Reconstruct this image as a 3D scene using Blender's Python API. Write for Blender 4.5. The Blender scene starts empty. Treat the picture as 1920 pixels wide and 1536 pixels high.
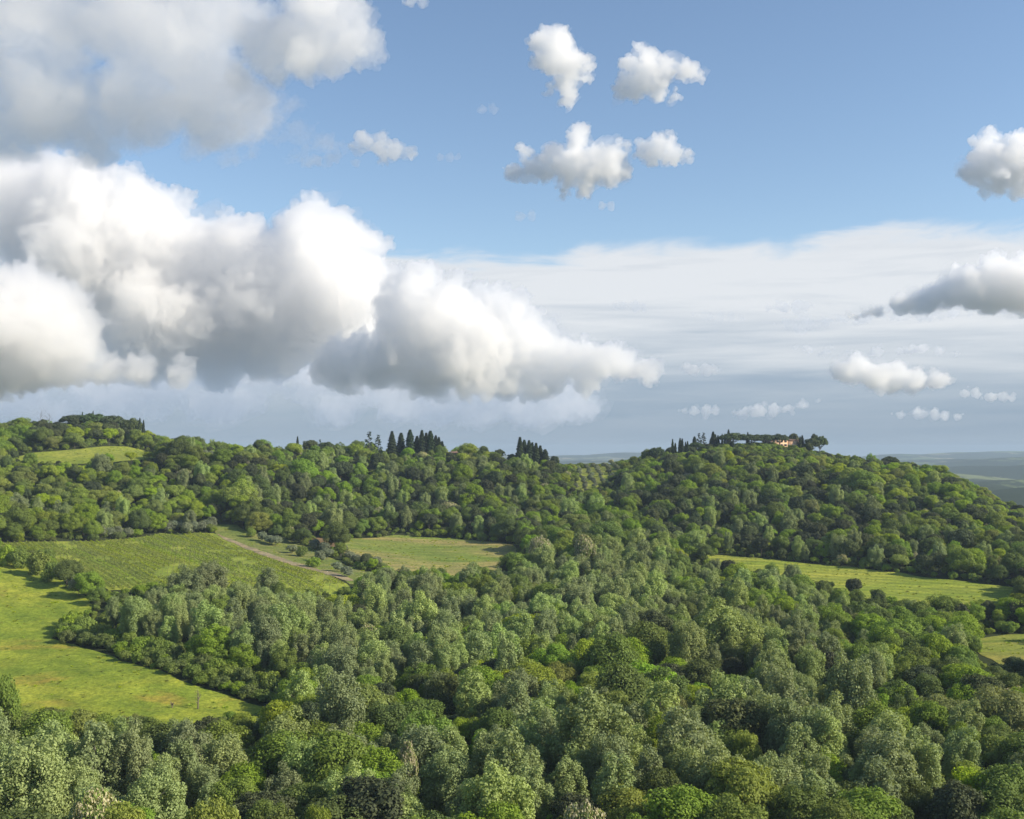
import bpy, bmesh, math, random
import numpy as np
from mathutils import Vector

S = bpy.context.scene
C = S.collection
RAD = math.radians

# ------------------------------------------------------------------ camera
F = 2059.0                       # focal length in photo pixels (photo 1920 x 1536)
CZ = 70.0
PITCH = math.atan(72 / F)
cam = bpy.data.cameras.new('camera')
co = bpy.data.objects.new('camera', cam)
C.objects.link(co)
cam.sensor_width = 36
cam.lens = 36 * F / 1920
cam.clip_start = 0.5
cam.clip_end = 120000
co.location = (0, 0, CZ)
co.rotation_euler = (math.pi / 2 + PITCH, 0, 0)
S.camera = co

# ------------------------------------------------------------------ sky, sun, exposure
SUN_AZ = RAD(103)                 # clockwise from the view direction (+Y)
SUN_EL = RAD(30)
EXPOSURE = 0.78
w = bpy.data.worlds.new('World')
S.world = w
w.use_nodes = True
wt = w.node_tree
bg = wt.nodes['Background']
bg.inputs[1].default_value = 0.096


def node(t, kind, loc=None, **kw):
    n = t.nodes.new(kind)
    for k, v in kw.items():
        setattr(n, k, v)
    return n


class NB:
    """small helper for building node trees"""
    def __init__(self, t):
        self.t = t

    def n(self, kind, **kw):
        return node(self.t, kind, **kw)

    def put(self, sock, v):
        if isinstance(v, bpy.types.NodeSocket):
            self.t.links.new(v, sock)
        else:
            sock.default_value = v

    def math(self, op, a, b=0.0, c=0.0, clamp=False):
        m = self.n('ShaderNodeMath', operation=op, use_clamp=clamp)
        for s, v in zip(m.inputs, (a, b, c)):
            self.put(s, v)
        return m.outputs[0]

    def smooth(self, x, a, b, lo=0.0, hi=1.0):
        m = self.n('ShaderNodeMapRange', interpolation_type='SMOOTHSTEP')
        for s, v in zip(m.inputs, (x, a, b, lo, hi)):
            self.put(s, v)
        return m.outputs[0]

    def lin(self, x, a, b, lo=0.0, hi=1.0):
        m = self.n('ShaderNodeMapRange')
        for s, v in zip(m.inputs, (x, a, b, lo, hi)):
            self.put(s, v)
        return m.outputs[0]

    def vec(self, x, y, z):
        m = self.n('ShaderNodeCombineXYZ')
        for s, v in zip(m.inputs, (x, y, z)):
            self.put(s, v)
        return m.outputs[0]

    def noise(self, v, scale, detail=4, rough=0.55, dist=0.0, col=False):
        m = self.n('ShaderNodeTexNoise')
        if v is not None:
            self.put(m.inputs['Vector'], v)
        m.inputs['Scale'].default_value = scale
        m.inputs['Detail'].default_value = detail
        m.inputs['Roughness'].default_value = rough
        m.inputs['Distortion'].default_value = dist
        return m.outputs['Color' if col else 'Fac']

    def mix(self, f, a, b, mode='MIX'):
        m = self.n('ShaderNodeMix', data_type='RGBA', blend_type=mode)
        self.put(m.inputs[0], f)
        for s, v in ((m.inputs[6], a), (m.inputs[7], b)):
            if not isinstance(v, bpy.types.NodeSocket) and len(v) == 3:
                v = (*v, 1)
            self.put(s, v)
        return m.outputs[2]


def build_world():
    b = NB(wt)
    sky = b.n('ShaderNodeTexSky', sky_type='NISHITA', sun_disc=False)
    sky.sun_elevation = SUN_EL
    sky.sun_rotation = SUN_AZ
    sky.altitude = 200
    sky.air_density = 1.0
    sky.dust_density = 0.35
    sky.ozone_density = 1.6
    tc = b.n('ShaderNodeTexCoord')
    sp = b.n('ShaderNodeSeparateXYZ')
    wt.links.new(tc.outputs['Generated'], sp.inputs[0])
    x, y, z = sp.outputs
    az = b.math('ARCTAN2', x, y)
    el = b.math('MULTIPLY', b.math('ARCSINE', z), 57.2958)
    # a sheet of stratus low over the horizon all round: wavy upper edge, streaks, slate underside
    edge_n = b.noise(b.vec(az, 3.7, 0.0), 3.2, 5, 0.6)
    edge = b.math('ADD', 9.0, b.math('MULTIPLY', edge_n, 3.0))
    fr = b.noise(b.vec(b.math('MULTIPLY', az, 7.0), b.math('MULTIPLY', el, 0.55), 1.3), 1.0, 6, 0.6, 0.6)
    e2 = b.math('ADD', edge, b.math('MULTIPLY', b.math('SUBTRACT', fr, 0.5), 3.4))
    d = b.math('SUBTRACT', e2, el)                       # degrees below the upper edge
    mask = b.smooth(d, -0.3, 0.8)
    st = b.noise(b.vec(b.math('MULTIPLY', az, 2.2), b.math('MULTIPLY', el, 0.42), 8.1), 1.0, 5, 0.55, 0.8)
    st2 = b.noise(b.vec(b.math('MULTIPLY', az, 6.0), b.math('MULTIPLY', el, 1.6), 2.1), 1.0, 6, 0.6, 0.5)
    streaks = b.math('ADD', b.math('MULTIPLY', st, 0.65), b.math('MULTIPLY', st2, 0.35))
    light = b.math('ADD', b.smooth(el, 0.6, 8.5, 0.02, 1.0), b.math('MULTIPLY', b.math('SUBTRACT', streaks, 0.48), b.smooth(el, 0.5, 5.5, 0.5, 2.6)))
    light = b.math('MAXIMUM', b.math('MINIMUM', light, 1.0), b.smooth(d, 3.8, 0.2))
    light = b.math('MAXIMUM', light, 0.0)
    k = 1.0 / (0.096 * 2 ** EXPOSURE)
    white = tuple(k * c for c in (0.81, 0.835, 0.87))
    slate = tuple(k * c for c in (0.30, 0.395, 0.52))
    strat = b.mix(light, slate, white)
    cov = b.math('MULTIPLY', mask, 0.94)
    out = b.mix(cov, sky.outputs[0], strat)
    wt.links.new(out, bg.inputs[0])


build_world()
sl = bpy.data.lights.new('sun', 'SUN')
sl.energy = 4.4
sl.angle = RAD(0.5)
sl.color = (1.0, 0.89, 0.72)
so = bpy.data.objects.new('sun', sl)
C.objects.link(so)
so.location = (300, 0, 300)
SUN_DIR = Vector((math.sin(SUN_AZ) * math.cos(SUN_EL), math.cos(SUN_AZ) * math.cos(SUN_EL), math.sin(SUN_EL)))
so.rotation_euler = SUN_DIR.to_track_quat('Z', 'Y').to_euler()
vs = S.view_settings
vs.view_transform = 'Standard'
vs.look = 'None'
vs.exposure = EXPOSURE
vs.gamma = 1
vs.use_curve_mapping = False
cy = S.cycles
cy.use_denoising = True
cy.max_bounces = 20
cy.diffuse_bounces = 3
cy.glossy_bounces = 2
cy.transmission_bounces = 3
cy.volume_bounces = 16
cy.transparent_max_bounces = 64
cy.sample_clamp_indirect = 6

# ------------------------------------------------------------------ helpers
CO, SI = math.cos(PITCH), math.sin(PITCH)


def pix(u, v, D):
    """point seen at photo pixel (u, v) at forward distance D"""
    x, z = (u - 960) / F, (768 - v) / F
    y2, z2 = CO - z * SI, SI + z * CO
    k = D / y2
    return np.array((x * k, D, CZ + z2 * k))


def proj(p):
    p = np.asarray(p, float)
    X, Y, Z = p[..., 0], p[..., 1], p[..., 2] - CZ
    f = Y * CO + Z * SI
    up = -Y * SI + Z * CO
    return 960 + F * X / f, 768 - F * up / f


def tag(o, label=None, cat=None, group=None, kind=None):
    for k, v in (('label', label), ('category', cat), ('group', group), ('kind', kind)):
        if v:
            o[k] = v
    return o


def mesh_np(name, V, Q, mats=(), mi=None, attrs=None, smooth=False):
    """mesh from numpy vertices and faces (n x 3 or n x 4, or a list of such)"""
    me = bpy.data.meshes.new(name)
    V = np.asarray(V, 'f')
    me.vertices.add(len(V))
    me.vertices.foreach_set('co', V.ravel())
    if not isinstance(Q, list):
        Q = [Q]
    Q = [np.asarray(q, 'i') for q in Q if len(q)]
    li = np.concatenate([q.ravel() for q in Q])
    ln = np.concatenate([np.full(len(q), q.shape[1], 'i') for q in Q])
    st = np.concatenate([[0], np.cumsum(ln)[:-1]]).astype('i')
    me.loops.add(len(li))
    me.loops.foreach_set('vertex_index', li)
    me.polygons.add(len(ln))
    me.polygons.foreach_set('loop_start', st)
    for m in mats:
        me.materials.append(m)
    if mi is not None:
        me.polygons.foreach_set('material_index', np.asarray(mi, 'i'))
    me.update(calc_edges=True)
    if attrs:
        for k, a in attrs.items():
            at = me.attributes.new(k, 'FLOAT', 'POINT')
            at.data.foreach_set('value', np.asarray(a, 'f'))
    if smooth:
        me.polygons.foreach_set('use_smooth', np.ones(len(ln), bool))
    return me


def obj(name, me, parent=None):
    o = bpy.data.objects.new(name, me)
    C.objects.link(o)
    if parent is not None:
        o.parent = parent
    return o


def sstep(x, a, b):
    t = np.clip((x - a) / (b - a), 0, 1)
    return t * t * (3 - 2 * t)


class VNoise:
    """value noise, vectorised"""
    def __init__(self, seed):
        self.g = np.random.default_rng(seed).random((64, 64))

    def __call__(self, x, y):
        xi, yi = np.floor(x).astype(int), np.floor(y).astype(int)
        fx, fy = x - xi, y - yi
        fx, fy = fx * fx * (3 - 2 * fx), fy * fy * (3 - 2 * fy)
        g = self.g
        a, b_ = g[xi % 64, yi % 64], g[(xi + 1) % 64, yi % 64]
        c, d = g[xi % 64, (yi + 1) % 64], g[(xi + 1) % 64, (yi + 1) % 64]
        return (a * (1 - fx) + b_ * fx) * (1 - fy) + (c * (1 - fx) + d * fx) * fy

    def fbm(self, x, y, o=4):
        r, am, f = 0, 0.5, 1.0
        for i in range(o):
            r = r + am * self(x * f + 17.3 * i, y * f + 5.1 * i)
            am *= 0.5
            f *= 2.03
        return r / (1 - 0.5 ** o)


N1, N2, N3 = VNoise(1), VNoise(2), VNoise(3)

# ------------------------------------------------------------------ terrain
# control points of the valley: photo column, forward distance, ground height
CTRL = [
    (-260, 280, 4), (-260, 400, 18), (-260, 520, 30), (-260, 640, 50), (-260, 760, 76), (-260, 900, 70),
    (0, 200, 1), (0, 280, 1.5), (0, 330, 6), (0, 400, 14), (0, 450, 22), (0, 520, 26), (0, 600, 38), (0, 700, 62), (0, 800, 79), (0, 900, 72),
    (170, 300, 5), (170, 420, 15.5), (170, 460, 19), (170, 540, 24), (170, 620, 40), (170, 690, 59), (170, 740, 70), (170, 800, 82), (170, 900, 72),
    (300, 200, 0.5), (300, 310, 6), (300, 400, 13), (300, 470, 20), (300, 580, 24), (300, 640, 42), (300, 700, 62), (300, 780, 66), (300, 900, 58),
    (470, 220, 0), (470, 300, 3), (470, 400, 9), (470, 480, 17.5), (470, 590, 24), (470, 660, 45), (470, 720, 61), (470, 800, 65), (470, 920, 52),
    (640, 200, 0), (640, 320, 2), (640, 460, 14.5), (640, 600, 19.5), (640, 640, 23), (640, 720, 45), (640, 800, 63), (640, 920, 50),
    (800, 180, 0), (800, 300, 1), (800, 420, 5), (800, 530, 11.5), (800, 625, 18.2), (800, 720, 44), (800, 820, 62), (800, 940, 46),
    (960, 200, 0), (960, 320, 1), (960, 440, 6), (960, 540, 12), (960, 610, 17), (960, 720, 42), (960, 820, 57.5), (960, 940, 44),
    (1060, 620, 18), (1060, 720, 36), (1060, 820, 51), (1060, 950, 46),
    (1130, 200, 0), (1130, 400, 4), (1130, 540, 12), (1130, 640, 22), (1130, 740, 38), (1130, 800, 45.5), (1130, 900, 55), (1130, 990, 48),
    (1230, 640, 24), (1230, 740, 42), (1230, 820, 54), (1230, 880, 60), (1230, 1000, 50),
    (1320, 220, 0), (1320, 420, 4), (1320, 560, 13.8), (1320, 600, 18), (1320, 700, 38), (1320, 800, 58), (1320, 870, 67.5), (1320, 980, 54),
    (1450, 300, 1), (1450, 540, 11.5), (1450, 600, 18), (1450, 700, 39), (1450, 800, 60), (1450, 870, 69.5), (1450, 900, 69), (1450, 1000, 54),
    (1600, 220, 0), (1600, 400, 3), (1600, 515, 9.2), (1600, 560, 14), (1600, 700, 38), (1600, 800, 53), (1600, 860, 57.5), (1600, 980, 42),
    (1750, 300, 0.5), (1750, 490, 7), (1750, 540, 12), (1750, 700, 37), (1750, 790, 48), (1750, 880, 40),
    (1870, 370, 1.7), (1870, 470, 6), (1870, 510, 9), (1870, 640, 22), (1870, 740, 27), (1870, 840, 16),
    (2000, 220, 1), (2000, 370, 2.2), (2000, 480, 6), (2000, 620, 12), (2000, 720, 12), (2000, 850, 0),
    (2250, 300, 5), (2250, 500, 6), (2250, 700, 2), (2250, 900, -8),
]
CP = np.array([((u - 960) / F * D, D) for u, D, z in CTRL]) / 200.0
CH = np.array([z for u, D, z in CTRL], float)


def tps_fit():
    n = len(CP)
    d = np.linalg.norm(CP[:, None] - CP[None], axis=2)
    K = np.where(d > 0, d * d * np.log(np.maximum(d, 1e-9)), 0) + np.eye(n) * 0.004
    P = np.c_[np.ones(n), CP]
    A = np.zeros((n + 3, n + 3))
    A[:n, :n] = K
    A[:n, n:] = P
    A[n:, :n] = P.T
    return np.linalg.solve(A, np.r_[CH, 0, 0, 0])


TW = tps_fit()


def tps(x, y):
    p = np.stack([x, y], -1) / 200.0
    sh = p.shape[:-1]
    p = p.reshape(-1, 2)
    out = np.empty(len(p))
    for i in range(0, len(p), 20000):
        q = p[i:i + 20000]
        d2 = ((q[:, None] - CP[None]) ** 2).sum(2)
        out[i:i + 20000] = 0.5 * (d2 * np.log(np.maximum(d2, 1e-18))) @ TW[:-3] + TW[-3] + q @ TW[-2:]
    return out.reshape(sh)


NEAR_Y = np.array([-3000, -400, -100, 0, 4, 10, 18, 40, 80, 120, 160, 200])
NEAR_Z = np.array([60, 76, 73, 68.4, 66.2, 61.5, 56, 42, 20, 7, 1.5, 0.5])


# ranges of low hills behind: photo column, distance, skyline row, half width, half depth (metres)
RANGES = [(1690, 9800, 850, 700, 700), (1650, 9600, 856, 1500, 600), (1905, 10500, 844, 900, 900), (1830, 10300, 849, 1200, 700), (2080, 10500, 850, 1200, 900), (1770, 7200, 860, 1100, 500), (1940, 6800, 856, 800, 500),
          (1620, 6400, 866, 700, 400), (1860, 5200, 874, 700, 350), (1990, 5000, 870, 600, 350), (1740, 4300, 886, 500, 260), (1900, 3500, 897, 380, 220), (1800, 3000, 905, 300, 200), (1950, 2500, 912, 260, 160),
          (1170, 10500, 847, 800, 900), (1080, 10300, 853, 900, 800), (1240, 9500, 855, 900, 700), (1130, 7000, 862, 900, 500), (1060, 6000, 868, 600, 400), (900, 10000, 852, 1500, 800), (600, 10000, 850, 1600, 800), (200, 10500, 848, 1700, 900),
          (1400, 10000, 853, 1300, 800), (-300, 10200, 850, 1800, 900), (2400, 10300, 848, 1800, 900)]


def far_h(x, y):
    """rolling country behind the near hills: a wide lowland, then low ranges"""
    r = np.hypot(x, y)
    n = N1.fbm(x / 900 + 3.3, y / 600 + 7.1, 5)
    low = -62 - 28 * sstep(r, 1500, 4000) + (n - 0.5) * 34 * sstep(r, 1300, 2600)
    z = low.copy()
    for u, D, v, wx, wy in RANGES:
        xc = (u - 960) / F * D
        top = CZ - D * (v - 840) / F
        g = np.exp(-((x - xc) / wx) ** 2 - ((y - D) / wy) ** 2)
        z = np.maximum(z, low + (top - low) * g)
    z = z + (n - 0.5) * 26 * sstep(r, 3000, 8000)
    return np.minimum(z, 62) - 150 * sstep(r, 12500, 15500)


def ground_z(x, y):
    x = np.asarray(x, float)
    y = np.asarray(y, float)
    xc = np.clip(x, -0.72 * np.maximum(y, 250), 0.66 * np.maximum(y, 250))
    yc = np.clip(y, 150, 1000)
    t = np.clip(tps(xc, yc), -12, 88)
    t = t + (N3.fbm(x / 55, y / 55, 3) - 0.5) * 2.0
    near = np.interp(y + 12 * (N2(x / 60, y / 60 + 9) - 0.5) * sstep(y, 20, 60), NEAR_Y, NEAR_Z)
    b = sstep(y, 110, 185)
    z = near * (1 - b) + t * b
    fh = far_h(x, y)
    lat = sstep(np.abs(x) - 0.6 * np.maximum(y, 0), 350, 1500)
    k = np.maximum(sstep(y, 940, 1500), lat * sstep(y, -200, 300))
    return z * (1 - k) + fh * k


def gz(x, y):
    return float(ground_z(np.array([x]), np.array([y]))[0])


def pix_ground(u, v, t0=150, t1=1100):
    """where the ray through a photo pixel meets the ground"""
    D = np.arange(t0, t1, 1.0)
    P = np.array([pix(u, v, d) for d in (1.0, 2.0)])
    k = P[1] - P[0]
    X = k[0] * D
    Z = CZ + k[2] * D
    g = ground_z(X, D)
    hit = np.nonzero(g >= Z)[0]
    if not len(hit):
        i = int(np.argmin(np.abs(Z - g)))
    else:
        i = int(hit[0])
    return np.array((X[i], D[i]))


# ------------------------------------------------------------------ materials
def new_mat(name):
    m = bpy.data.materials.new(name)
    m.use_nodes = True
    t = m.node_tree
    for n in list(t.nodes):
        t.nodes.remove(n)
    out = t.nodes.new('ShaderNodeOutputMaterial')
    return m, t, out, NB(t)


def leaf_mat(name, col, var=0.25, hue=0.03, trans=0.3, tip=(1.25, 1.2, 1.0), stand=0.35, blossom=None):
    """leaf colour with per-tree, per-stand and per-leaf variation; part of the light passes through"""
    m, t, out, b = new_mat(name)
    col = tuple(1.14 * v for v in col)
    oi = b.n('ShaderNodeObjectInfo')
    at = b.n('ShaderNodeAttribute', attribute_name='tint')
    base = (*col, 1)
    c = b.mix(at.outputs['Fac'], tuple(v * 0.8 for v in col), tuple(v * k for v, k in zip(col, tip)))
    if blossom:
        at2 = b.n('ShaderNodeAttribute', attribute_name='bloom')
        c = b.mix(b.math('GREATER_THAN', at2.outputs['Fac'], 0.5), c, blossom)
    ns = b.noise(oi.outputs['Location'], 0.02, 2, 0.5)
    wn = b.n('ShaderNodeTexWhiteNoise', noise_dimensions='1D')
    t.links.new(oi.outputs['Random'], wn.inputs['W'])
    hs = b.n('ShaderNodeHueSaturation')
    b.put(hs.inputs['Hue'], b.math('ADD', b.lin(oi.outputs['Random'], 0, 1, 0.5 - hue, 0.5 + hue), b.lin(ns, .3, .7, -hue * .6, hue * .6)))
    b.put(hs.inputs['Saturation'], b.lin(wn.outputs['Value'], 0, 1, 0.82, 1.12))
    v1 = b.lin(wn.outputs['Value'], 0, 1, 1 - var, 1 + var)
    b.put(hs.inputs['Value'], b.math('MULTIPLY', v1, b.lin(ns, .3, .7, 1 - stand / 2, 1 + stand / 2)))
    t.links.new(c, hs.inputs['Color'])
    p = b.n('ShaderNodeBsdfPrincipled')
    t.links.new(hs.outputs[0], p.inputs['Base Color'])
    p.inputs['Roughness'].default_value = 0.62
    p.inputs['Specular IOR Level'].default_value = 0.10
    tr = b.n('ShaderNodeBsdfTranslucent')
    tc = b.mix(1.0, hs.outputs[0], (1.15, 1.1, 0.55), 'MULTIPLY')
    t.links.new(tc, tr.inputs['Color'])
    mx = b.n('ShaderNodeMixShader')
    mx.inputs[0].default_value = trans
    t.links.new(p.outputs[0], mx.inputs[1])
    t.links.new(tr.outputs[0], mx.inputs[2])
    t.links.new(mx.outputs[0], out.inputs['Surface'])
    return m


def bark_mat(name, col):
    m, t, out, b = new_mat(name)
    tc = b.n('ShaderNodeTexCoord')
    n = b.noise(tc.outputs['Object'], 3.0, 5, 0.6)
    c = b.mix(n, tuple(v * 0.6 for v in col), tuple(v * 1.4 for v in col))
    p = b.n('ShaderNodeBsdfPrincipled')
    t.links.new(c, p.inputs['Base Color'])
    p.inputs['Roughness'].default_value = 0.9
    t.links.new(p.outputs[0], out.inputs['Surface'])
    return m


def ground_mat(name, cols, scale, detail_scale, bump=0.4, streak=None, lo=0.35, hi=0.65, accent=None, lines=None):
    """cols: two main colours; accent = (colour, scale, threshold) patches"""
    m, t, out, b = new_mat(name)
    geo = b.n('ShaderNodeNewGeometry')
    pos = geo.outputs['Position']
    vec = pos
    if streak is not None:                              # stretch along a ground direction (tramlines, drill rows)
        mp = b.n('ShaderNodeMapping')
        mp.inputs['Rotation'].default_value = (0, 0, -streak[0])
        mp.inputs['Scale'].default_value = (streak[1], 1, 1)
        t.links.new(pos, mp.inputs['Vector'])
        vec = mp.outputs[0]
    n1 = b.noise(vec, scale, 6, 0.6, 0.6)
    c = b.mix(b.smooth(n1, lo, hi), cols[0], cols[1])
    if accent:
        for (ac, asc, th) in accent:
            na = b.noise(vec, asc, 5, 0.62, 0.4)
            c = b.mix(b.smooth(na, th, th + 0.12), c, ac)
    n2 = b.noise(pos, detail_scale, 5, 0.7)
    n3 = b.noise(vec, detail_scale * 0.16, 5, 0.65, 0.5)
    c = b.mix(0.8, c, b.mix(b.smooth(n2, 0.3, 0.72), (0.55, 0.60, 0.55), (1.35, 1.32, 1.25)), 'MULTIPLY')
    c = b.mix(0.8, c, b.mix(b.smooth(n3, 0.32, 0.68), (0.70, 0.78, 0.75), (1.25, 1.2, 1.1)), 'MULTIPLY')
    if lines:                                            # mowing swaths
        ml = b.n('ShaderNodeMapping')
        ml.inputs['Rotation'].default_value = (0, 0, -lines[0])
        t.links.new(pos, ml.inputs['Vector'])
        wv = b.n('ShaderNodeTexWave', wave_type='BANDS', bands_direction='Y')
        wv.inputs['Scale'].default_value = 0.314 / lines[1]
        wv.inputs['Distortion'].default_value = 2.5
        wv.inputs['Detail'].default_value = 3
        wv.inputs['Detail Scale'].default_value = 0.15
        t.links.new(ml.outputs[0], wv.inputs['Vector'])
        c = b.mix(lines[2], c, b.mix(wv.outputs['Fac'], (0.55, 0.62, 0.6), (1.3, 1.25, 1.15)), 'MULTIPLY')
    p = b.n('ShaderNodeBsdfPrincipled')
    t.links.new(c, p.inputs['Base Color'])
    p.inputs['Roughness'].default_value = 0.95
    p.inputs['Specular IOR Level'].default_value = 0.1
    bp = b.n('ShaderNodeBump')
    bp.inputs['Strength'].default_value = bump
    bp.inputs['Distance'].default_value = 1.0
    t.links.new(b.math('ADD', b.math('MULTIPLY', n2, .5), b.noise(pos, detail_scale * 0.22, 4, 0.6)), bp.inputs['Height'])
    t.links.new(bp.outputs[0], p.inputs['Normal'])
    t.links.new(p.outputs[0], out.inputs['Surface'])
    return m


def far_ground_mat():
    """forest floor near by; farther out a patchwork of woods and fields"""
    m, t, out, b = new_mat('ground_soil_and_far_fields')
    geo = b.n('ShaderNodeNewGeometry')
    pos = geo.outputs['Position']
    sp = b.n('ShaderNodeSeparateXYZ')
    t.links.new(pos, sp.inputs[0])
    r = b.n('ShaderNodeVectorMath', operation='LENGTH')
    t.links.new(b.vec(sp.outputs[0], sp.outputs[1], 0.0), r.inputs[0])
    n1 = b.noise(pos, 0.35, 5, 0.6)
    floor = b.mix(n1, (0.022, 0.032, 0.012), (0.05, 0.062, 0.022))
    warp = b.n('ShaderNodeVectorMath', operation='ADD')
    t.links.new(pos, warp.inputs[0])
    wn = b.noise(pos, 0.003, 3, 0.5, 0, True)
    sc = b.n('ShaderNodeVectorMath', operation='SCALE')
    t.links.new(wn, sc.inputs[0])
    sc.inputs['Scale'].default_value = 260
    t.links.new(sc.outputs[0], warp.inputs[1])
    vo = b.n('ShaderNodeTexVoronoi', voronoi_dimensions='2D')
    vo.inputs['Scale'].default_value = 0.0032
    t.links.new(warp.outputs[0], vo.inputs['Vector'])
    hs = b.n('ShaderNodeSeparateColor')
    t.links.new(vo.outputs['Color'], hs.inputs[0])
    fields = b.mix(hs.outputs[0], (0.10, 0.15, 0.045), (0.19, 0.20, 0.09))
    fields = b.mix(b.math('GREATER_THAN', hs.outputs[1], 0.82), fields, (0.24, 0.22, 0.13))
    wood = b.mix(b.noise(pos, 0.02, 5, 0.7), (0.012, 0.02, 0.008), (0.04, 0.055, 0.02))
    wm = b.smooth(b.noise(warp.outputs[0], 0.0026, 6, 0.66), 0.40, 0.47)
    farc = b.mix(wm, fields, wood)
    c = b.mix(b.smooth(r.outputs['Value'], 1050, 1500), floor, farc)
    p = b.n('ShaderNodeBsdfPrincipled')
    t.links.new(c, p.inputs['Base Color'])
    p.inputs['Roughness'].default_value = 1.0
    p.inputs['Specular IOR Level'].default_value = 0.05
    t.links.new(p.outputs[0], out.inputs['Surface'])
    return m


def plain_mat(name, col, rough=0.8, nscale=2.0, var=0.2):
    m, t, out, b = new_mat(name)
    tc = b.n('ShaderNodeTexCoord')
    n = b.noise(tc.outputs['Object'], nscale, 5, 0.6)
    c = b.mix(n, tuple(v * (1 - var) for v in col), tuple(v * (1 + var) for v in col))
    p = b.n('ShaderNodeBsdfPrincipled')
    t.links.new(c, p.inputs['Base Color'])
    p.inputs['Roughness'].default_value = rough
    t.links.new(p.outputs[0], out.inputs['Surface'])
    return m


M = {
    'poplar': leaf_mat('leaf_silver_poplar', (0.240, 0.308, 0.120), 0.24, 0.010, 0.34, (1.25, 1.2, 1.2)),
    'broadleaf': leaf_mat('leaf_green_broadleaf', (0.148, 0.218, 0.044), 0.40, 0.012, 0.36, (1.35, 1.28, 1.05)),
    'bright': leaf_mat('leaf_fresh_yellow_green', (0.235, 0.300, 0.054), 0.2, 0.010, 0.42, (1.2, 1.18, 1.0)),
    'holm': leaf_mat('leaf_dark_evergreen_oak', (0.060, 0.080, 0.038), 0.3, 0.02, 0.2, (1.5, 1.4, 1.2)),
    'willow': leaf_mat('leaf_soft_olive_willow', (0.205, 0.235, 0.075), 0.12, 0.01, 0.40, (1.2, 1.18, 1.0)),
    'blossom': leaf_mat('leaf_and_cream_blossom', (0.17, 0.22, 0.08), 0.12, 0.012, 0.34, blossom=(0.50, 0.45, 0.31)),
    'olive': leaf_mat('leaf_grey_olive', (0.16, 0.185, 0.115), 0.18, 0.015, 0.25, (1.4, 1.4, 1.4)),
    'shrub': leaf_mat('leaf_green_shrub', (0.17, 0.23, 0.05), 0.28, 0.012, 0.40, (1.3, 1.28, 1.1)),
    'cypress': leaf_mat('leaf_dark_cypress', (0.030, 0.046, 0.026), 0.2, 0.02, 0.1, (1.7, 1.6, 1.3)),
    'pine': leaf_mat('needle_stone_pine', (0.060, 0.086, 0.036), 0.15, 0.02, 0.14, (1.6, 1.6, 1.3)),
    'fir': leaf_mat('needle_dark_fir', (0.032, 0.050, 0.032), 0.2, 0.02, 0.1, (1.6, 1.6, 1.4)),
    'vine': leaf_mat('leaf_vine', (0.20, 0.26, 0.052), 0.15, 0.012, 0.36),
    'bark': bark_mat('bark_grey_brown', (0.10, 0.085, 0.065)),
    'bark_pale': bark_mat('bark_pale_poplar', (0.20, 0.19, 0.16)),
    'deadwood': bark_mat('bark_dead_wood', (0.13, 0.105, 0.085)),
}

# ------------------------------------------------------------------ ground sheet
def axis(lo, hi, step, out_lo, out_hi, growth=1.16):
    a = list(np.arange(lo, hi + 1e-6, step))
    s, p = step, hi
    while p < out_hi:
        s *= growth
        p += s
        a.append(p)
    s, p = step, lo
    while p > out_lo:
        s *= growth
        p -= s
        a.insert(0, p)
    return np.array(a)


def build_ground():
    gx = axis(-640, 600, 5.0, -14000, 14000, 1.07)
    gy = axis(120, 1060, 5.0, -2500, 16500, 1.05)
    X, Y = np.meshgrid(gx, gy)
    Z = ground_z(X, Y)
    V = np.stack([X, Y, Z], -1).reshape(-1, 3)
    nx, ny = len(gx), len(gy)
    i = np.arange(nx * ny).reshape(ny, nx)
    Q = np.stack([i[:-1, :-1], i[:-1, 1:], i[1:, 1:], i[1:, :-1]], -1).reshape(-1, 4)
    me = mesh_np('ground', V, Q, [far_ground_mat()], smooth=True)
    o = obj('ground', me)
    tag(o, kind='structure')


build_ground()

# ------------------------------------------------------------------ fields laid on the ground
FIELD_POLYS = []      # (name, ground polygon) used to keep trees off


def inside(poly, x, y):
    x = np.asarray(x, float)
    y = np.asarray(y, float)
    r = np.zeros(x.shape, bool)
    n = len(poly)
    for i in range(n):
        x0, y0 = poly[i]
        x1, y1 = poly[(i + 1) % n]
        if y0 == y1:
            continue
        c = ((y0 > y) != (y1 > y)) & (x < (x1 - x0) * (y - y0) / (y1 - y0) + x0)
        r ^= c
    return r


def edge_dist(poly, x, y):
    p = np.stack([np.asarray(x, float), np.asarray(y, float)], -1)
    best = np.full(p.shape[:-1], 1e9)
    for i in range(len(poly)):
        a = np.array(poly[i])
        d = np.array(poly[(i + 1) % len(poly)]) - a
        t = np.clip(((p - a) @ d) / max(d @ d, 1e-9), 0, 1)
        best = np.minimum(best, np.linalg.norm(p - a - t[..., None] * d, axis=-1))
    return best


def rough_edge(poly, step=6, amp=0.7, seed=0):
    rng = np.random.default_rng(seed)
    out = []
    for i in range(len(poly)):
        a = np.array(poly[i], float)
        c = np.array(poly[(i + 1) % len(poly)], float)
        n = max(1, int(np.linalg.norm(c - a) / step))
        for k in range(n):
            out.append(tuple(a + (c - a) * k / n + (rng.normal(size=2) * amp if k else 0)))
    return out


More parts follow.
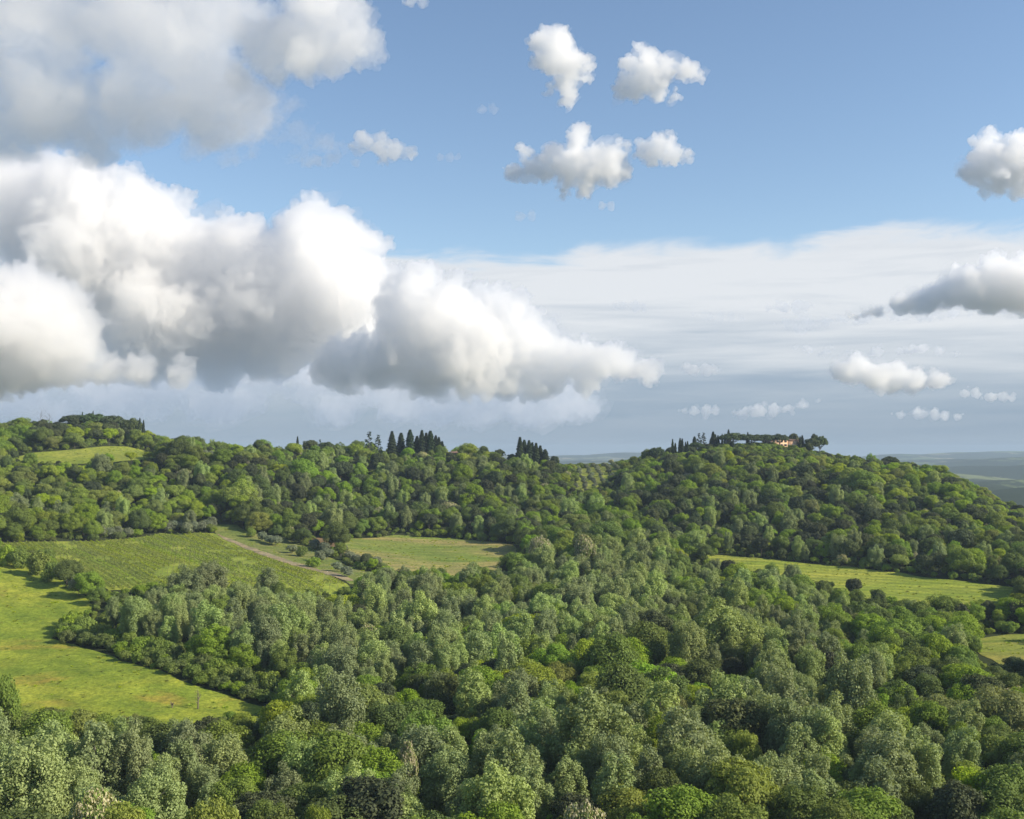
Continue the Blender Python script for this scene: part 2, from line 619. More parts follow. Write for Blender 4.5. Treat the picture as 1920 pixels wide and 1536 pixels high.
def field(name, poly, mat, lift=0.12, step=6, amp=0.7, keep=True, label=None):
    rp = rough_edge(poly, 6, amp, hash(name) % 997 if False else len(name) * 7)
    if keep:
        FIELD_POLYS.append((name, rp))
    bm = bmesh.new()
    f = bm.faces.new([bm.verts.new((x, y, 0)) for x, y in rp])
    bmesh.ops.triangulate(bm, faces=[f], ngon_method='EAR_CLIP')
    xs = [p[0] for p in rp]
    ys = [p[1] for p in rp]
    for ax, lo, hi in ((0, min(xs), max(xs)), (1, min(ys), max(ys))):
        k = math.ceil(lo / step) * step
        while k < hi:
            pc = (k, 0, 0) if ax == 0 else (0, k, 0)
            pn = (1, 0, 0) if ax == 0 else (0, 1, 0)
            bmesh.ops.bisect_plane(bm, geom=bm.verts[:] + bm.edges[:] + bm.faces[:], plane_co=pc, plane_no=pn, dist=1e-4)
            k += step
    xy = np.array([v.co[:2] for v in bm.verts])
    z = ground_z(xy[:, 0], xy[:, 1]) + lift
    for v, h in zip(bm.verts, z):
        v.co.z = h
    for f in bm.faces:
        f.smooth = True
        if f.normal.z < 0:
            f.normal_flip()
    bm.normal_update()
    for f in bm.faces:
        if f.normal.z < 0:
            f.normal_flip()
    me = bpy.data.meshes.new(name)
    bm.to_mesh(me)
    bm.free()
    me.materials.append(mat)
    o = obj(name, me)
    tag(o, label, None, None, 'structure')
    return o


def pg(pts):
    return [tuple(pix_ground(u, v)) for u, v in pts]


G0 = pix_ground(405, 1003)
G1 = pix_ground(640, 1085)
ROW = (G1 - G0) / np.linalg.norm(G1 - G0)          # direction of the track and the vine rows
PERP = np.array((-ROW[1], ROW[0]))
if PERP[0] > 0:
    PERP = -PERP

meadow_px = [(-220, 1040), (0, 1050), (55, 1060), (105, 1082), (145, 1110), (180, 1140), (140, 1170), (96, 1198), (160, 1218), (250, 1246), (370, 1288), (500, 1330), (495, 1352), (380, 1368), (150, 1390), (-60, 1400), (-260, 1380)]
vine_px = [(-200, 1022), (0, 1019), (170, 1016), (300, 1001), (400, 1001), (520, 1043), (650, 1096), (660, 1118), (560, 1118), (430, 1112), (300, 1106), (205, 1108), (150, 1078), (100, 1056), (0, 1034), (-180, 1036)]
MEADOW = pg(meadow_px)
VINE = pg(vine_px)
field('meadow', MEADOW, ground_mat('meadow_grass', ((0.185, 0.240, 0.030), (0.265, 0.290, 0.040)), 0.028, 0.9, 0.5,
      accent=[((0.28, 0.225, 0.045), 0.021, 0.57), ((0.13, 0.18, 0.028), 0.09, 0.62)], lines=(RAD(-48), 12.0, 0.22)), label='sunlit yellow green meadow on the left')
field('vineyard_ground', VINE, ground_mat('vineyard_grass', ((0.205, 0.255, 0.04), (0.265, 0.29, 0.05)), 0.03, 0.7, 0.3,
      accent=[((0.13, 0.12, 0.05), 0.05, 0.66)]), label='grassy sloping vineyard ground')
strip = pg([(385, 985), (445, 985), (470, 1000), (540, 1012), (590, 1030), (650, 1060), (700, 1078), (690, 1098), (655, 1096), (520, 1043), (405, 1002)])
field('olive_ground', strip, ground_mat('olive_grove_grass', ((0.13, 0.17, 0.04), (0.20, 0.20, 0.07)), 0.06, 0.9, 0.4), label='rough grass strip below the olive trees')
tk = []
for s_, wd in ((0, 0.5), (40, 2.4), (90, 3.0), (150, 2.5), (float(np.linalg.norm(G1 - G0)) + 6, 1.6)):
    tk.append((G0 + ROW * s_ - PERP * (wd + 1.0), G0 + ROW * s_ + PERP * wd - PERP * 1.0))
track_poly = [tuple(a) for a, b_ in tk] + [tuple(b_) for a, b_ in tk[::-1]]
field('dirt_track', track_poly, ground_mat('bare_earth_track', ((0.23, 0.185, 0.12), (0.29, 0.24, 0.16)), 0.1, 1.1, 0.4,
      accent=[((0.17, 0.19, 0.07), 0.25, 0.6)]), lift=0.24, label='pale bare earth track along the vineyard')
field('ploughed_field', pg([(584, 1009), (628, 1011), (632, 1026), (600, 1029), (578, 1018)]),
      ground_mat('ploughed_red_soil', ((0.13, 0.085, 0.05), (0.18, 0.125, 0.075)), 0.15, 1.3, 0.6), lift=0.24, label='small ploughed red brown plot')
CENTRE = pg([(628, 1010), (740, 1004), (850, 1010), (960, 1022), (985, 1050), (985, 1078), (860, 1092), (740, 1082), (690, 1060), (640, 1034)])
field('hay_field', CENTRE, ground_mat('mown_hay_field', ((0.15, 0.205, 0.04), (0.32, 0.255, 0.11)), 0.022, 0.8, 0.3, lo=0.36, hi=0.62,
      streak=(RAD(8), 0.35), lines=(RAD(4), 9.0, 0.2), accent=[((0.12, 0.185, 0.03), 0.03, 0.60), ((0.19, 0.125, 0.075), 0.05, 0.68)]), label='tan and green mown field in the centre')
RIGHT = pg([(1285, 1040), (1370, 1042), (1450, 1050), (1600, 1064), (1760, 1086), (1905, 1103), (1912, 1122), (1850, 1140), (1700, 1140), (1580, 1112), (1460, 1082), (1340, 1060)])
field('right_meadow', RIGHT, ground_mat('right_meadow_grass', ((0.20, 0.255, 0.034), (0.27, 0.285, 0.05)), 0.03, 0.8, 0.4,
      streak=(RAD(-10), 0.2), lines=(RAD(-22), 7.0, 0.4), accent=[((0.12, 0.15, 0.03), 0.09, 0.62), ((0.26, 0.20, 0.06), 0.05, 0.64)]), label='long bright meadow at the foot of the right hill')
CORNER = pg([(1826, 1200), (1870, 1194), (1960, 1188), (2080, 1190), (2060, 1262), (1930, 1262), (1872, 1246), (1830, 1222)])
field('corner_field', CORNER, ground_mat('corner_field_grass', ((0.17, 0.215, 0.035), (0.24, 0.225, 0.055)), 0.05, 0.8, 0.4,
      streak=(RAD(70), 0.2), accent=[((0.2, 0.13, 0.06), 0.12, 0.66)]), label='small bright field at the right edge')
field('clearing', pg([(1345, 1300), (1400, 1292), (1425, 1305), (1405, 1330), (1350, 1335)]),
      ground_mat('clearing_grass', ((0.16, 0.19, 0.045), (0.21, 0.21, 0.06)), 0.1, 0.9, 0.4), label='small grass clearing inside the valley wood')
UPPER = pg([(30, 858), (60, 850), (150, 843), (240, 838), (285, 848), (300, 858), (210, 868), (120, 870), (40, 868)])
field('hilltop_field', UPPER, ground_mat('hilltop_field_grass', ((0.19, 0.235, 0.035), (0.24, 0.26, 0.05)), 0.04, 0.8, 0.3), label='bright field high on the left hill')
field('terrace_field', pg([(360, 848), (475, 846), (480, 860), (380, 866)]),
      ground_mat('terrace_grass', ((0.14, 0.175, 0.045), (0.20, 0.2, 0.08)), 0.06, 0.8, 0.3), label='terraced grass strip below the left ridge')
GROVE = pg([(1082, 882), (1100, 874), (1158, 872), (1160, 890), (1140, 908), (1105, 922), (1080, 925)])
field('grove_field', GROVE, ground_mat('grove_grass', ((0.20, 0.245, 0.04), (0.235, 0.25, 0.06)), 0.06, 0.8, 0.3), label='bright grass of the olive grove on the saddle')

# ------------------------------------------------------------------ tree prototypes
def rnd_dir(rng, n):
    v = rng.normal(size=(n, 3))
    return v / np.linalg.norm(v, axis=1)[:, None]


def leaves(rng, cen, nor, size, aspect=1.5, jitter=0.5):
    """one pointed leaf clump (a folded diamond) per centre"""
    n = len(cen)
    nn = nor + rng.normal(size=(n, 3)) * jitter
    nn /= np.linalg.norm(nn, axis=1)[:, None]
    t = np.cross(nn, rnd_dir(rng, n))
    t /= np.linalg.norm(t, axis=1)[:, None] + 1e-9
    bt = np.cross(nn, t)
    s = size * rng.uniform(0.65, 1.4, n)[:, None]
    a = cen - t * s * 0.5 * aspect
    c = cen + t * s * 0.5 * aspect
    b_ = cen - bt * s * 0.5 + nn * s * 0.12
    d = cen + bt * s * 0.5 + nn * s * 0.12
    V = np.stack([a, b_, c, d], 1).reshape(-1, 3)
    Q = np.arange(4 * n).reshape(n, 4)
    tint = np.repeat(rng.random(n), 4)
    return V, Q, tint


def puff_leaves(rng, puffs, centre, size, cover, shell=(0.58, 1.2), jitter=0.5, up=0.25, aspect=1.5):
    """leaf clumps in the shells of many ellipsoid sprays"""
    Cs, Ns = [], []
    for c, r in puffs:
        r = np.asarray(r, float)
        area = 4 * math.pi * (np.prod(r) ** (2 / 3))
        n = max(6, int(cover * area / (0.5 * size * size * aspect)))
        d = rnd_dir(rng, n)
        outw = np.asarray(c) - centre
        outw = outw / (np.linalg.norm(outw) + 1e-6)
        keep = (d @ outw) > rng.uniform(-1.1, 0.1, n)
        d = d[keep]
        rad = rng.uniform(shell[0], shell[1], len(d)) ** 0.7
        Cs.append(np.asarray(c) + d * r * rad[:, None])
        Ns.append(d / r * r.mean() + outw * 0.35 + np.array((0, 0, up)))
    cen, nor = np.concatenate(Cs), np.concatenate(Ns)
    nor /= np.linalg.norm(nor, axis=1)[:, None]
    return leaves(rng, cen, nor, size, aspect, jitter)


def tube(path, radii, k=6):
    P = np.asarray(path, float)
    V, Q = [], []
    for i, (p, r) in enumerate(zip(P, radii)):
        d = P[min(i + 1, len(P) - 1)] - P[max(i - 1, 0)]
        d /= np.linalg.norm(d) + 1e-9
        a = np.cross(d, (0.31, 0.95, 0.05))
        a /= np.linalg.norm(a) + 1e-9
        b_ = np.cross(d, a)
        for j in range(k):
            th = 2 * math.pi * j / k
            V.append(p + r * (math.cos(th) * a + math.sin(th) * b_))
    for i in range(len(P) - 1):
        for j in range(k):
            Q.append((i * k + j, i * k + (j + 1) % k, (i + 1) * k + (j + 1) % k, (i + 1) * k + j))
    return np.array(V), np.array(Q)


def join(parts):
    V, Q, o = [], [], 0
    for v, q in parts:
        V.append(v)
        Q.append(q + o)
        o += len(v)
    return np.concatenate(V), np.concatenate(Q)


def trunk_mesh(rng, H, top, r0, targets, lean=0.3):
    """tapered trunk with a limb to each target point"""
    pts = [np.array((0, 0, -0.8))]
    for i in range(1, 6):
        pts.append(np.array((rng.normal() * lean * i / 5, rng.normal() * lean * i / 5, top * i / 5)))
    rad = [r0 * 1.35] + [r0 * (1 - 0.15 * i) for i in range(1, 6)]
    parts = [tube(pts, rad, 7)]
    for tg in targets:
        tg = np.asarray(tg, float)
        k = rng.uniform(0.35, 0.95)
        i = min(4, int(k * 5))
        st = pts[i] + (pts[i + 1] - pts[i]) * (k * 5 - i)
        mid = st * 0.45 + tg * 0.55 + np.array((0, 0, rng.uniform(-0.1, 0.3)))
        parts.append(tube([st, mid, tg], [r0 * 0.42, r0 * 0.26, r0 * 0.08], 5))
    return join(parts)


def ell_puffs(rng, cen, R, n, pr, low=-0.6, flat=1.0):
    out = []
    cen, R = np.asarray(cen, float), np.asarray(R, float)
    i = 0
    while len(out) < n and i < 4000:
        i += 1
        d = rnd_dir(rng, 1)[0]
        if d[2] < low:
            continue
        k = rng.uniform(0.6, 1.0) ** 0.5
        r = rng.uniform(*pr)
        c = cen + d * (R - r * 0.55) * k
        if all(np.linalg.norm((c - q[0])) > 0.55 * (r + q[1][0]) for q in out):
            out.append((c, np.array((r, r, r * flat))))
        elif i % 9 == 0:
            out.append((c, np.array((r, r, r * flat))))
    return out


def proto_round(seed, H=11, W=10, leaf=0.25, cover=0.8, npuff=46, pr=(1.0, 1.9), low=-0.55, base=0.22, lobes=3, up=0.25, flat=0.85, jitter=0.42, vary=False):
    rng = np.random.default_rng(seed)
    if vary:
        H, W = H * rng.uniform(0.85, 1.2), W * rng.uniform(0.8, 1.15)
        lobes, npuff = int(rng.integers(2, 6)), int(npuff * rng.uniform(0.8, 1.2))
    R = np.array((W / 2, W / 2, H * (1 - base) / 2))
    cen = np.array((0, 0, H * base + R[2]))
    puffs = []
    # several lobes make the outline uneven
    for i in range(lobes):
        a = 2 * math.pi * (i + rng.uniform(-0.3, 0.3)) / lobes
        k = rng.uniform(0.66, 0.85)
        off = np.array((math.cos(a), math.sin(a), 0)) * W * rng.uniform(0.13, 0.30) + np.array((0, 0, rng.uniform(-0.2, 0.14) * H))
        puffs += ell_puffs(rng, cen + off, R * k, npuff // lobes, pr, low, flat)
    puffs += ell_puffs(rng, cen + np.array((0, 0, 0.06 * H)), R * 0.95, npuff // 3, pr, -0.1, flat)
    zmin = min(c[2] - r[2] for c, r in puffs)
    puffs = [(c + np.array((0, 0, -0 * zmin)), r) for c, r in puffs]
    V, Q, t = puff_leaves(rng, puffs, cen, leaf, cover, up=up, jitter=jitter)
    tg = [p[0] for p in rng.permutation(np.array(puffs, dtype=object))[:9]]
    tv, tq = trunk_mesh(rng, H, H * (base + 0.3), 0.018 * H, tg)
    return (V, Q, t), (tv, tq)


def proto_poplar(seed, H=15, W=9.0, leaf=0.235, cover=0.74):
    """several steep limbs, each a column of sprays with a rounded head"""
    rng = np.random.default_rng(seed)
    W = W * rng.uniform(0.7, 1.15)
    puffs, tips = [], []
    cen = np.array((0, 0, H * 0.5))
    nl = int(rng.integers(8, 12))
    for i in range(nl):
        a = 2.4 * i + rng.uniform(-0.4, 0.4)
        rr = W / 2 * 0.80 * math.sqrt((i + 0.25) / nl)
        z0 = H * rng.uniform(0.10, 0.30)
        z1 = H * (0.97 - 0.30 * (rr / (W / 2)) ** 2 - rng.uniform(0, 0.12))
        n = int(rng.integers(6, 9))
        for k in range(n):
            f = (k + rng.uniform(0, 0.8)) / n
            bulge = 0.55 + 0.45 * math.sin(math.pi * (0.15 + 0.62 * f))
            p = np.array((math.cos(a) * rr * bulge, math.sin(a) * rr * bulge, z0 + (z1 - z0) * f)) + rng.normal(size=3) * 0.4
            r = rng.uniform(0.9, 1.45) * (1.08 - 0.30 * f) * W / 9
            puffs.append((p, np.array((r, r, r * rng.uniform(1.05, 1.45)))))
        tips.append(puffs[-2][0])
    V, Q, t = puff_leaves(rng, puffs, cen, leaf, cover, shell=(0.5, 1.28), jitter=0.55, up=0.25)
    tv, tq = trunk_mesh(rng, H, H * 0.7, 0.014 * H, tips)
    return (V, Q, t), (tv, tq)


def proto_cypress(seed, H=17, R=1.35, leaf=0.42):
    rng = np.random.default_rng(seed)
    n = 3000
    pw, sh = rng.uniform(1.5, 2.8), rng.uniform(0.6, 0.95)
    z = rng.random(n) ** 0.85
    prof = np.minimum(1, (z / 0.12) ** 0.6) * (1 - z ** pw) ** sh
    a = rng.uniform(0, 2 * math.pi, n)
    bump = 0.82 + 0.36 * np.sin(a * 3 + z * 16 + seed) * np.sin(z * 40 + seed) + rng.uniform(-0.14, 0.14, n)
    r = R * prof * bump
    c = np.stack([np.cos(a) * r, np.sin(a) * r, 0.03 * H + z * H * 0.97], 1)
    nor = np.stack([np.cos(a), np.sin(a), np.full(n, 0.7)], 1)
    nor /= np.linalg.norm(nor, axis=1)[:, None]
    V, Q, t = leaves(rng, c, nor, leaf, 1.9, 0.35)
    return (V, Q, t), tube([(0, 0, -0.8), (0, 0, H * 0.5), (0, 0, H * 0.9)], [0.3, 0.2, 0.05], 6)


def proto_fir(seed, H=15, R=3.2, leaf=0.5):
    rng = np.random.default_rng(seed)
    puffs, limbs = [], []
    z = H * 0.12
    while z < H * 0.97:
        f = (z / H)
        rr = R * (1 - f) ** 0.75 + 0.25
        for k in range(max(3, int(rr * 2.6))):
            a = rng.uniform(0, 2 * math.pi)
            q = rr * rng.uniform(0.45, 1.1)
            p = np.array((math.cos(a) * q, math.sin(a) * q, z + rng.uniform(-0.4, 0.4) - q * 0.08))
            puffs.append((p, np.array((0.85, 0.85, 0.32)) * rng.uniform(0.6, 1.1)))
            if rng.random() < 0.2:
                limbs.append(p)
        z += rng.uniform(0.6, 1.05)
    V, Q, t = puff_leaves(rng, puffs, np.array((0, 0, H * 0.4)), leaf, 0.8, jitter=0.4, up=0.5)
    parts = [tube([(0, 0, -0.8), (0, 0, H * 0.5), (0, 0, H * 0.97)], [0.35, 0.22, 0.05], 6)]
    for p in limbs[:14]:
        parts.append(tube([(0, 0, p[2] + 0.3), p], [0.09, 0.03], 4))
    return (V, Q, t), join(parts)


def proto_pine(seed, H=15, W=20, thick=7.5, leaf=0.5):
    rng = np.random.default_rng(seed)
    puffs = []
    zc = H - thick
    for i in range(150):
        a = rng.uniform(0, 2 * math.pi)
        q = math.sqrt(rng.random())
        top = math.sqrt(max(0, 1 - (q * 0.96) ** 2.4))
        r = rng.uniform(1.0, 1.9) * W / 20
        p = np.array((math.cos(a) * q * (W / 2 - r * .7), math.sin(a) * q * (W / 2 - r * .7), zc + top * (thick - r * .6) * rng.uniform(0.12, 1.0) ** 0.7))
        puffs.append((p, np.array((r, r, r * 0.62))))
    V, Q, t = puff_leaves(rng, puffs, np.array((0, 0, zc - 6)), leaf, 0.8, jitter=0.45, up=0.5)
    parts = [tube([(0, 0, -0.8), (0.2, 0.1, zc * 0.5), (0.1, 0.2, zc + 0.8)], [0.55, 0.42, 0.34], 7)]
    for i in range(11):
        a = 2 * math.pi * i / 11 + rng.uniform(-0.2, 0.2)
        q = rng.uniform(0.45, 0.9) * W / 2
        parts.append(tube([(0.1, 0.1, zc * rng.uniform(0.5, 0.9)), (math.cos(a) * q * 0.45, math.sin(a) * q * 0.45, zc * 0.93), (math.cos(a) * q, math.sin(a) * q, zc + 1.6)], [0.24, 0.17, 0.05], 5))
    return (V, Q, t), join(parts)


def make_kind(kind, gen, seeds, bark='bark', **kw):
    out = []
    for s in seeds:
        (V, Q, t), (tv, tq) = gen(s, **kw)
        at = {'tint': t}
        if kind == 'blossom':
            rng = np.random.default_rng(s)
            nb = len(Q)
            top = (V.reshape(-1, 4, 3)[:, :, 2].mean(1) / V[:, 2].max())
            at['bloom'] = np.repeat((rng.random(nb) < 0.25 + 0.55 * (top - 0.4)).astype('f'), 4)
        cm = mesh_np('crown_' + kind, V, Q, [M[kind]], attrs=at)
        tm = mesh_np('trunk_' + kind, tv, tq, [M[bark]], smooth=True)
        h = float(V[:, 2].max())
        wd = float(np.percentile(np.abs(V[:, :2]), 99.3) * 2)
        out.append(dict(kind=kind, crown=cm, trunk=tm, H=h, W=wd))
    return out


PROTO = {
    'poplar': make_kind('poplar', proto_poplar, (11, 12, 13, 14, 15, 16), 'bark_pale'),
    'broadleaf': make_kind('broadleaf', proto_round, (21, 22, 23, 24, 25, 26, 27), vary=True),
    'bright': make_kind('bright', proto_round, (31, 32, 33), H=10.5, W=9.5, npuff=40, flat=0.75, vary=True),
    'holm': make_kind('holm', proto_round, (41, 42, 43), H=10, W=9, leaf=0.27, cover=0.9, npuff=44, pr=(0.9, 1.6), vary=True),
    'willow': make_kind('willow', proto_round, (51, 52), H=11, W=11, leaf=0.24, cover=0.8, npuff=50, pr=(1.3, 2.2), low=-0.8, base=0.1),
    'blossom': make_kind('blossom', proto_round, (61, 62), H=8, W=7, leaf=0.26, npuff=36, pr=(0.8, 1.4)),
    'olive': make_kind('olive', proto_round, (71, 72, 73), H=5, W=5.2, leaf=0.26, cover=0.7, npuff=30, pr=(0.6, 1.0), base=0.12),
    'shrub': make_kind('shrub', proto_round, (81, 82, 83, 84), H=4.2, W=5.2, leaf=0.26, cover=0.8, npuff=24, pr=(0.6, 1.1), low=-0.9, base=0.0),
    'cypress': make_kind('cypress', proto_cypress, (91, 92, 93, 94, 95)),
    'fir': make_kind('fir', proto_fir, (101, 102)),
    'pine': make_kind('pine', proto_pine, (111, 112, 113)),
}
NAMES = {'poplar': 'poplar_tree', 'broadleaf': 'broadleaf_tree', 'bright': 'acacia_tree', 'holm': 'evergreen_oak_tree', 'willow': 'willow_tree',
         'blossom': 'flowering_tree', 'olive': 'olive_tree', 'shrub': 'shrub', 'cypress': 'cypress_tree', 'fir': 'fir_tree', 'pine': 'stone_pine_tree'}


def plant(kind, x, y, h=None, wd=None, rot=0.0, variant=0, label=None, group=None, dz=0.0):
    """one tree as a thing of its own: an Empty at the foot with trunk and crown"""
    P = PROTO[kind][variant % len(PROTO[kind])]
    sz = (h or P['H']) / P['H']
    sx = (wd / P['W']) if wd else sz
    e = bpy.data.objects.new(NAMES[kind], None)
    e.empty_display_size = 0.5
    C.objects.link(e)
    e.location = (x, y, gz(x, y) + dz)
    e.rotation_euler = (0, 0, rot)
    e.scale = (sx, sx, sz)
    for nm in ('trunk', 'crown'):
        obj(nm, P[nm], e)
    tag(e, label, 'shrub' if kind == 'shrub' else 'tree', group)
    return e


# ------------------------------------------------------------------ single trees one can pick out
RES = []               # reserved circles (x, y, r): nothing is scattered there


def at(u, D):
    return (u - 960) / F * D


def special(kind, u, vtop, D, wpx=None, variant=0, label=None, group=None, rot=None, hmin=2.0, reserve=0.4):
    x = at(u, D)
    zt = pix(u, vtop, D)[2]
    h = max(hmin, zt - gz(x, D))
    wd = wpx * D / F if wpx else None
    e = plant(kind, x, D, h, wd, rot if rot is not None else (u * 0.7) % 6.28, variant, label, group)
    if reserve:
        RES.append((x, D, max(1.5, (wd or h * 0.6) * reserve)))
    return e


ORD = ['first', 'second', 'third', 'fourth', 'fifth', 'sixth', 'seventh', 'eighth', 'ninth', 'tenth', 'eleventh', 'twelfth', 'thirteenth', 'fourteenth', 'fifteenth', 'sixteenth', 'seventeenth', 'eighteenth', 'nineteenth', 'twentieth']
ORD += ['twenty-' + o for o in ORD[:9]] + ['thirtieth'] + ['thirty-' + o for o in ORD[:9]] + ['fortieth'] + ['forty-' + o for o in ORD[:9]] + ['fiftieth'] + ['fifty-' + o for o in ORD[:9]] + ['sixtieth'] + ['sixty-' + o for o in ORD[:9]]

special('poplar', 352, 1058, 402, 62, 2, 'large grey green poplar with broad crown rising against the vineyard', reserve=.3)
special('poplar', 392, 1050, 408, 66, 3, 'largest round grey green poplar in front of the vineyard rows', reserve=.3)
special('poplar', 505, 1062, 420, 46, 1, 'upright grey green poplar below the earth track')
special('bright', 985, 1150, 350, 105, 0, 'broad yellow green tree in the middle of the valley wood')
special('bright', 1105, 1196, 322, 72, 1, 'tall lime yellow tree right of centre in the valley wood')
special('willow', 1045, 1238, 305, 66, 0, 'low olive yellow tree between the two lime green trees')
special('willow', 1752, 1300, 268, 105, 0, 'soft rounded olive green willow left of its larger neighbour')
special('willow', 1868, 1288, 252, 150, 1, 'largest soft olive green willow at the right edge')
special('cypress', 1809, 1168, 366, 30, 1, 'dark brown columnar conifer beside the corner field')
special('bright', 400, 1494, 167, 125, 2, 'fresh lime green tree at the bottom edge, largest of three')
special('bright', 238, 1506, 165, 105, 0, 'fresh lime green tree at the bottom left edge')
special('bright', 600, 1510, 165, 75, 1, 'small lime green tree top at the bottom edge')
special('blossom', 190, 1474, 178, 95, 0, 'cream flowering tree in the bottom left corner')
special('blossom', 1090, 1494, 166, 95, 1, 'cream flowering tree at the bottom edge right of centre')
special('blossom', 766, 1386, 212, 46, 0, 'small cream flowering tree in the lower wood')
special('blossom', 692, 1168, 352, 40, 1, 'white flowering tree among silvery poplars')
special('broadleaf', 1656, 1012, 556, 40, 2, 'pale solitary tree at the foot of the right hill')
special('broadleaf', 12, 1262, 238, 76, 3, 'tall dark green tree at the left edge below the meadow')
special('willow', 1262, 1300, 262, 60, 1, 'olive tinted round tree above the lower wood')
special('bright', 1240, 1335, 236, 82, 2, 'yellow green round tree in the lower centre wood')
special('bright', 1395, 1370, 222, 54, 0, 'yellow green bush topped tree below the clearing')
special('blossom', 1095, 1000, 505, 40, 0, 'pale cream tinged tree beside the hay field', reserve=.3)
special('blossom', 1010, 1003, 520, 42, 1, 'pale cream tinged tree at the corner of the hay field', reserve=.3)
special('bright', 650, 1345, 240, 60, 1, 'yellow green tree near the tip of the left meadow')

# ridge and villa hill: cypresses, firs, umbrella pines
k = 0
for u, vt, wp in ((735, 808, 19), (752, 811, 17), (769, 805, 19), (782, 817, 17), (791, 806, 17), (799, 811, 16), (807, 807, 18), (817, 816, 15), (823, 819, 13), (829, 827, 13)):
    special('cypress', u, vt, 806 + (k * 7) % 13, wp, k, f'{ORD[k]} cypress from the left in the tall clump on the middle ridge', 'cypress clump on the middle ridge', reserve=.2)
    k += 1
for i, (u, vt, wp) in enumerate(((975, 819, 18), (983, 824, 15), (992, 825, 16), (998, 829, 15), (1005, 830, 16), (1013, 835, 17), (1022, 842, 18))):
    special('cypress', u, vt, 812 + (i * 5) % 9, wp, i, f'{ORD[i]} dark conifer from the left in the small ridge clump', 'small dark clump on the middle ridge', reserve=.2)
special('fir', 692, 809, 802, 22, 0, 'dark ragged fir left of the ridge cypresses', reserve=.2)
special('fir', 709, 815, 806, 22, 1, 'second dark ragged fir beside the ridge cypresses', reserve=.2)
special('cypress', 558, 818, 800, 8, 0, 'lone small cypress on the skyline between left hill and ridge', reserve=.2)
special('fir', 600, 824, 800, 11, 0, 'small dark fir on the skyline left of the ridge', reserve=.2)
special('cypress', 262, 783, 806, 7, 1, 'thin cypress on the right shoulder of the left hill', reserve=.2)
special('cypress', 269, 787, 802, 7, 2, 'second thin cypress on the right shoulder of the left hill', reserve=.2)
special('cypress', 174, 770, 812, 6, 2, 'thin cypress tip above the left hill pines', reserve=.2)
special('cypress', 154, 772, 812, 6, 0, 'thinner cypress tip left of the other above the hill pines', reserve=.2)
for i, (u, vt, wp) in enumerate(((140, 777, 52), (172, 775, 56), (208, 778, 54), (246, 783, 38))):
    special('pine', u, vt, 798 + i * 3, wp, i, f'{ORD[i]} dark umbrella pine from the left on the left hilltop', 'pines on the left hilltop', reserve=.3)
VC = [(1261, 823, 6, 850), (1266, 830, 5, 850), (1275, 821, 7, 846), (1279, 822, 7, 842), (1285, 828, 5, 846), (1289, 827, 7, 846), (1302, 818, 8, 872), (1332, 822, 5, 884), (1337, 809, 10, 886),
      (1341, 814, 8, 892), (1346, 816, 7, 886), (1354, 813, 4, 905), (1359, 813, 4, 905), (1366, 805, 8, 905), (1372, 827, 9, 866), (1402, 810, 6, 905), (1432, 833, 8, 872), (1500, 818, 6, 868), (1504, 816, 8, 890)]
for i, (u, vt, wp, D) in enumerate(VC):
    special('cypress', u, vt, D, wp * 1.3, i, f'{ORD[i]} slim dark cypress from the left on the villa hill', 'cypresses on the villa hill', reserve=.2)
special('fir', 1310, 812, 890, 13, 0, 'dark fir among the cypresses on the villa hill', reserve=.2)
special('fir', 1319, 811, 892, 17, 1, 'broader dark fir among the cypresses on the villa hill', reserve=.2)
for i, (u, vt, wp, D) in enumerate(((1375, 811, 52, 878), (1409, 814, 48, 874), (1434, 814, 40, 872), (1461, 813, 34, 872))):
    special('pine', u, vt, D, wp, i, ('leftmost umbrella pine beside the villa', 'second umbrella pine left of the villa', 'umbrella pine over the left corner of the villa', 'umbrella pine spreading in front of the villa')[i], 'umbrella pines by the villa', reserve=.1)
special('pine', 1537, 817, 880, 28, 1, 'dark umbrella pine right of the villa', reserve=.2)
special('holm', 1522, 821, 872, 30, 0, 'dark dense evergreen oak right of the villa', reserve=.2)
special('holm', 1527, 812, 886, 14, 1, 'dark treetop rising above the evergreen oak right of the villa', reserve=.2)
special('holm', 1488, 812, 896, 22, 2, 'dark round treetop behind the villa wing', reserve=.2)
for i, (u, vt, wp, D) in enumerate(((1256, 838, 20, 846), (1294, 836, 24, 850), (1326, 832, 26, 872), (1350, 831, 26, 874), (1392, 834, 20, 882), (1516, 829, 18, 868))):
    special('holm', u, vt, D, wp, i, f'{ORD[i]} dark evergreen oak from the left at the feet of the hilltop cypresses', 'evergreen oaks under the villa cypresses', reserve=.2)
special('holm', 1412, 829, 880, 24, 1, 'dark evergreen shrub under the umbrella pines', reserve=.2)
special('pine', 1306, 829, 862, 32, 2, 'low umbrella pine below the fir trees on the villa hill', reserve=.2)
special('pine', 1232, 838, 840, 30, 1, 'rounded pine at the left shoulder of the villa hill', reserve=.2)
special('cypress', 1638, 856, 846, 5, 0, 'lone tiny cypress on the right hill crest', reserve=.2)
special('pine', 1668, 855, 842, 32, 0, 'dark flat pine on the right hill crest', reserve=.2)

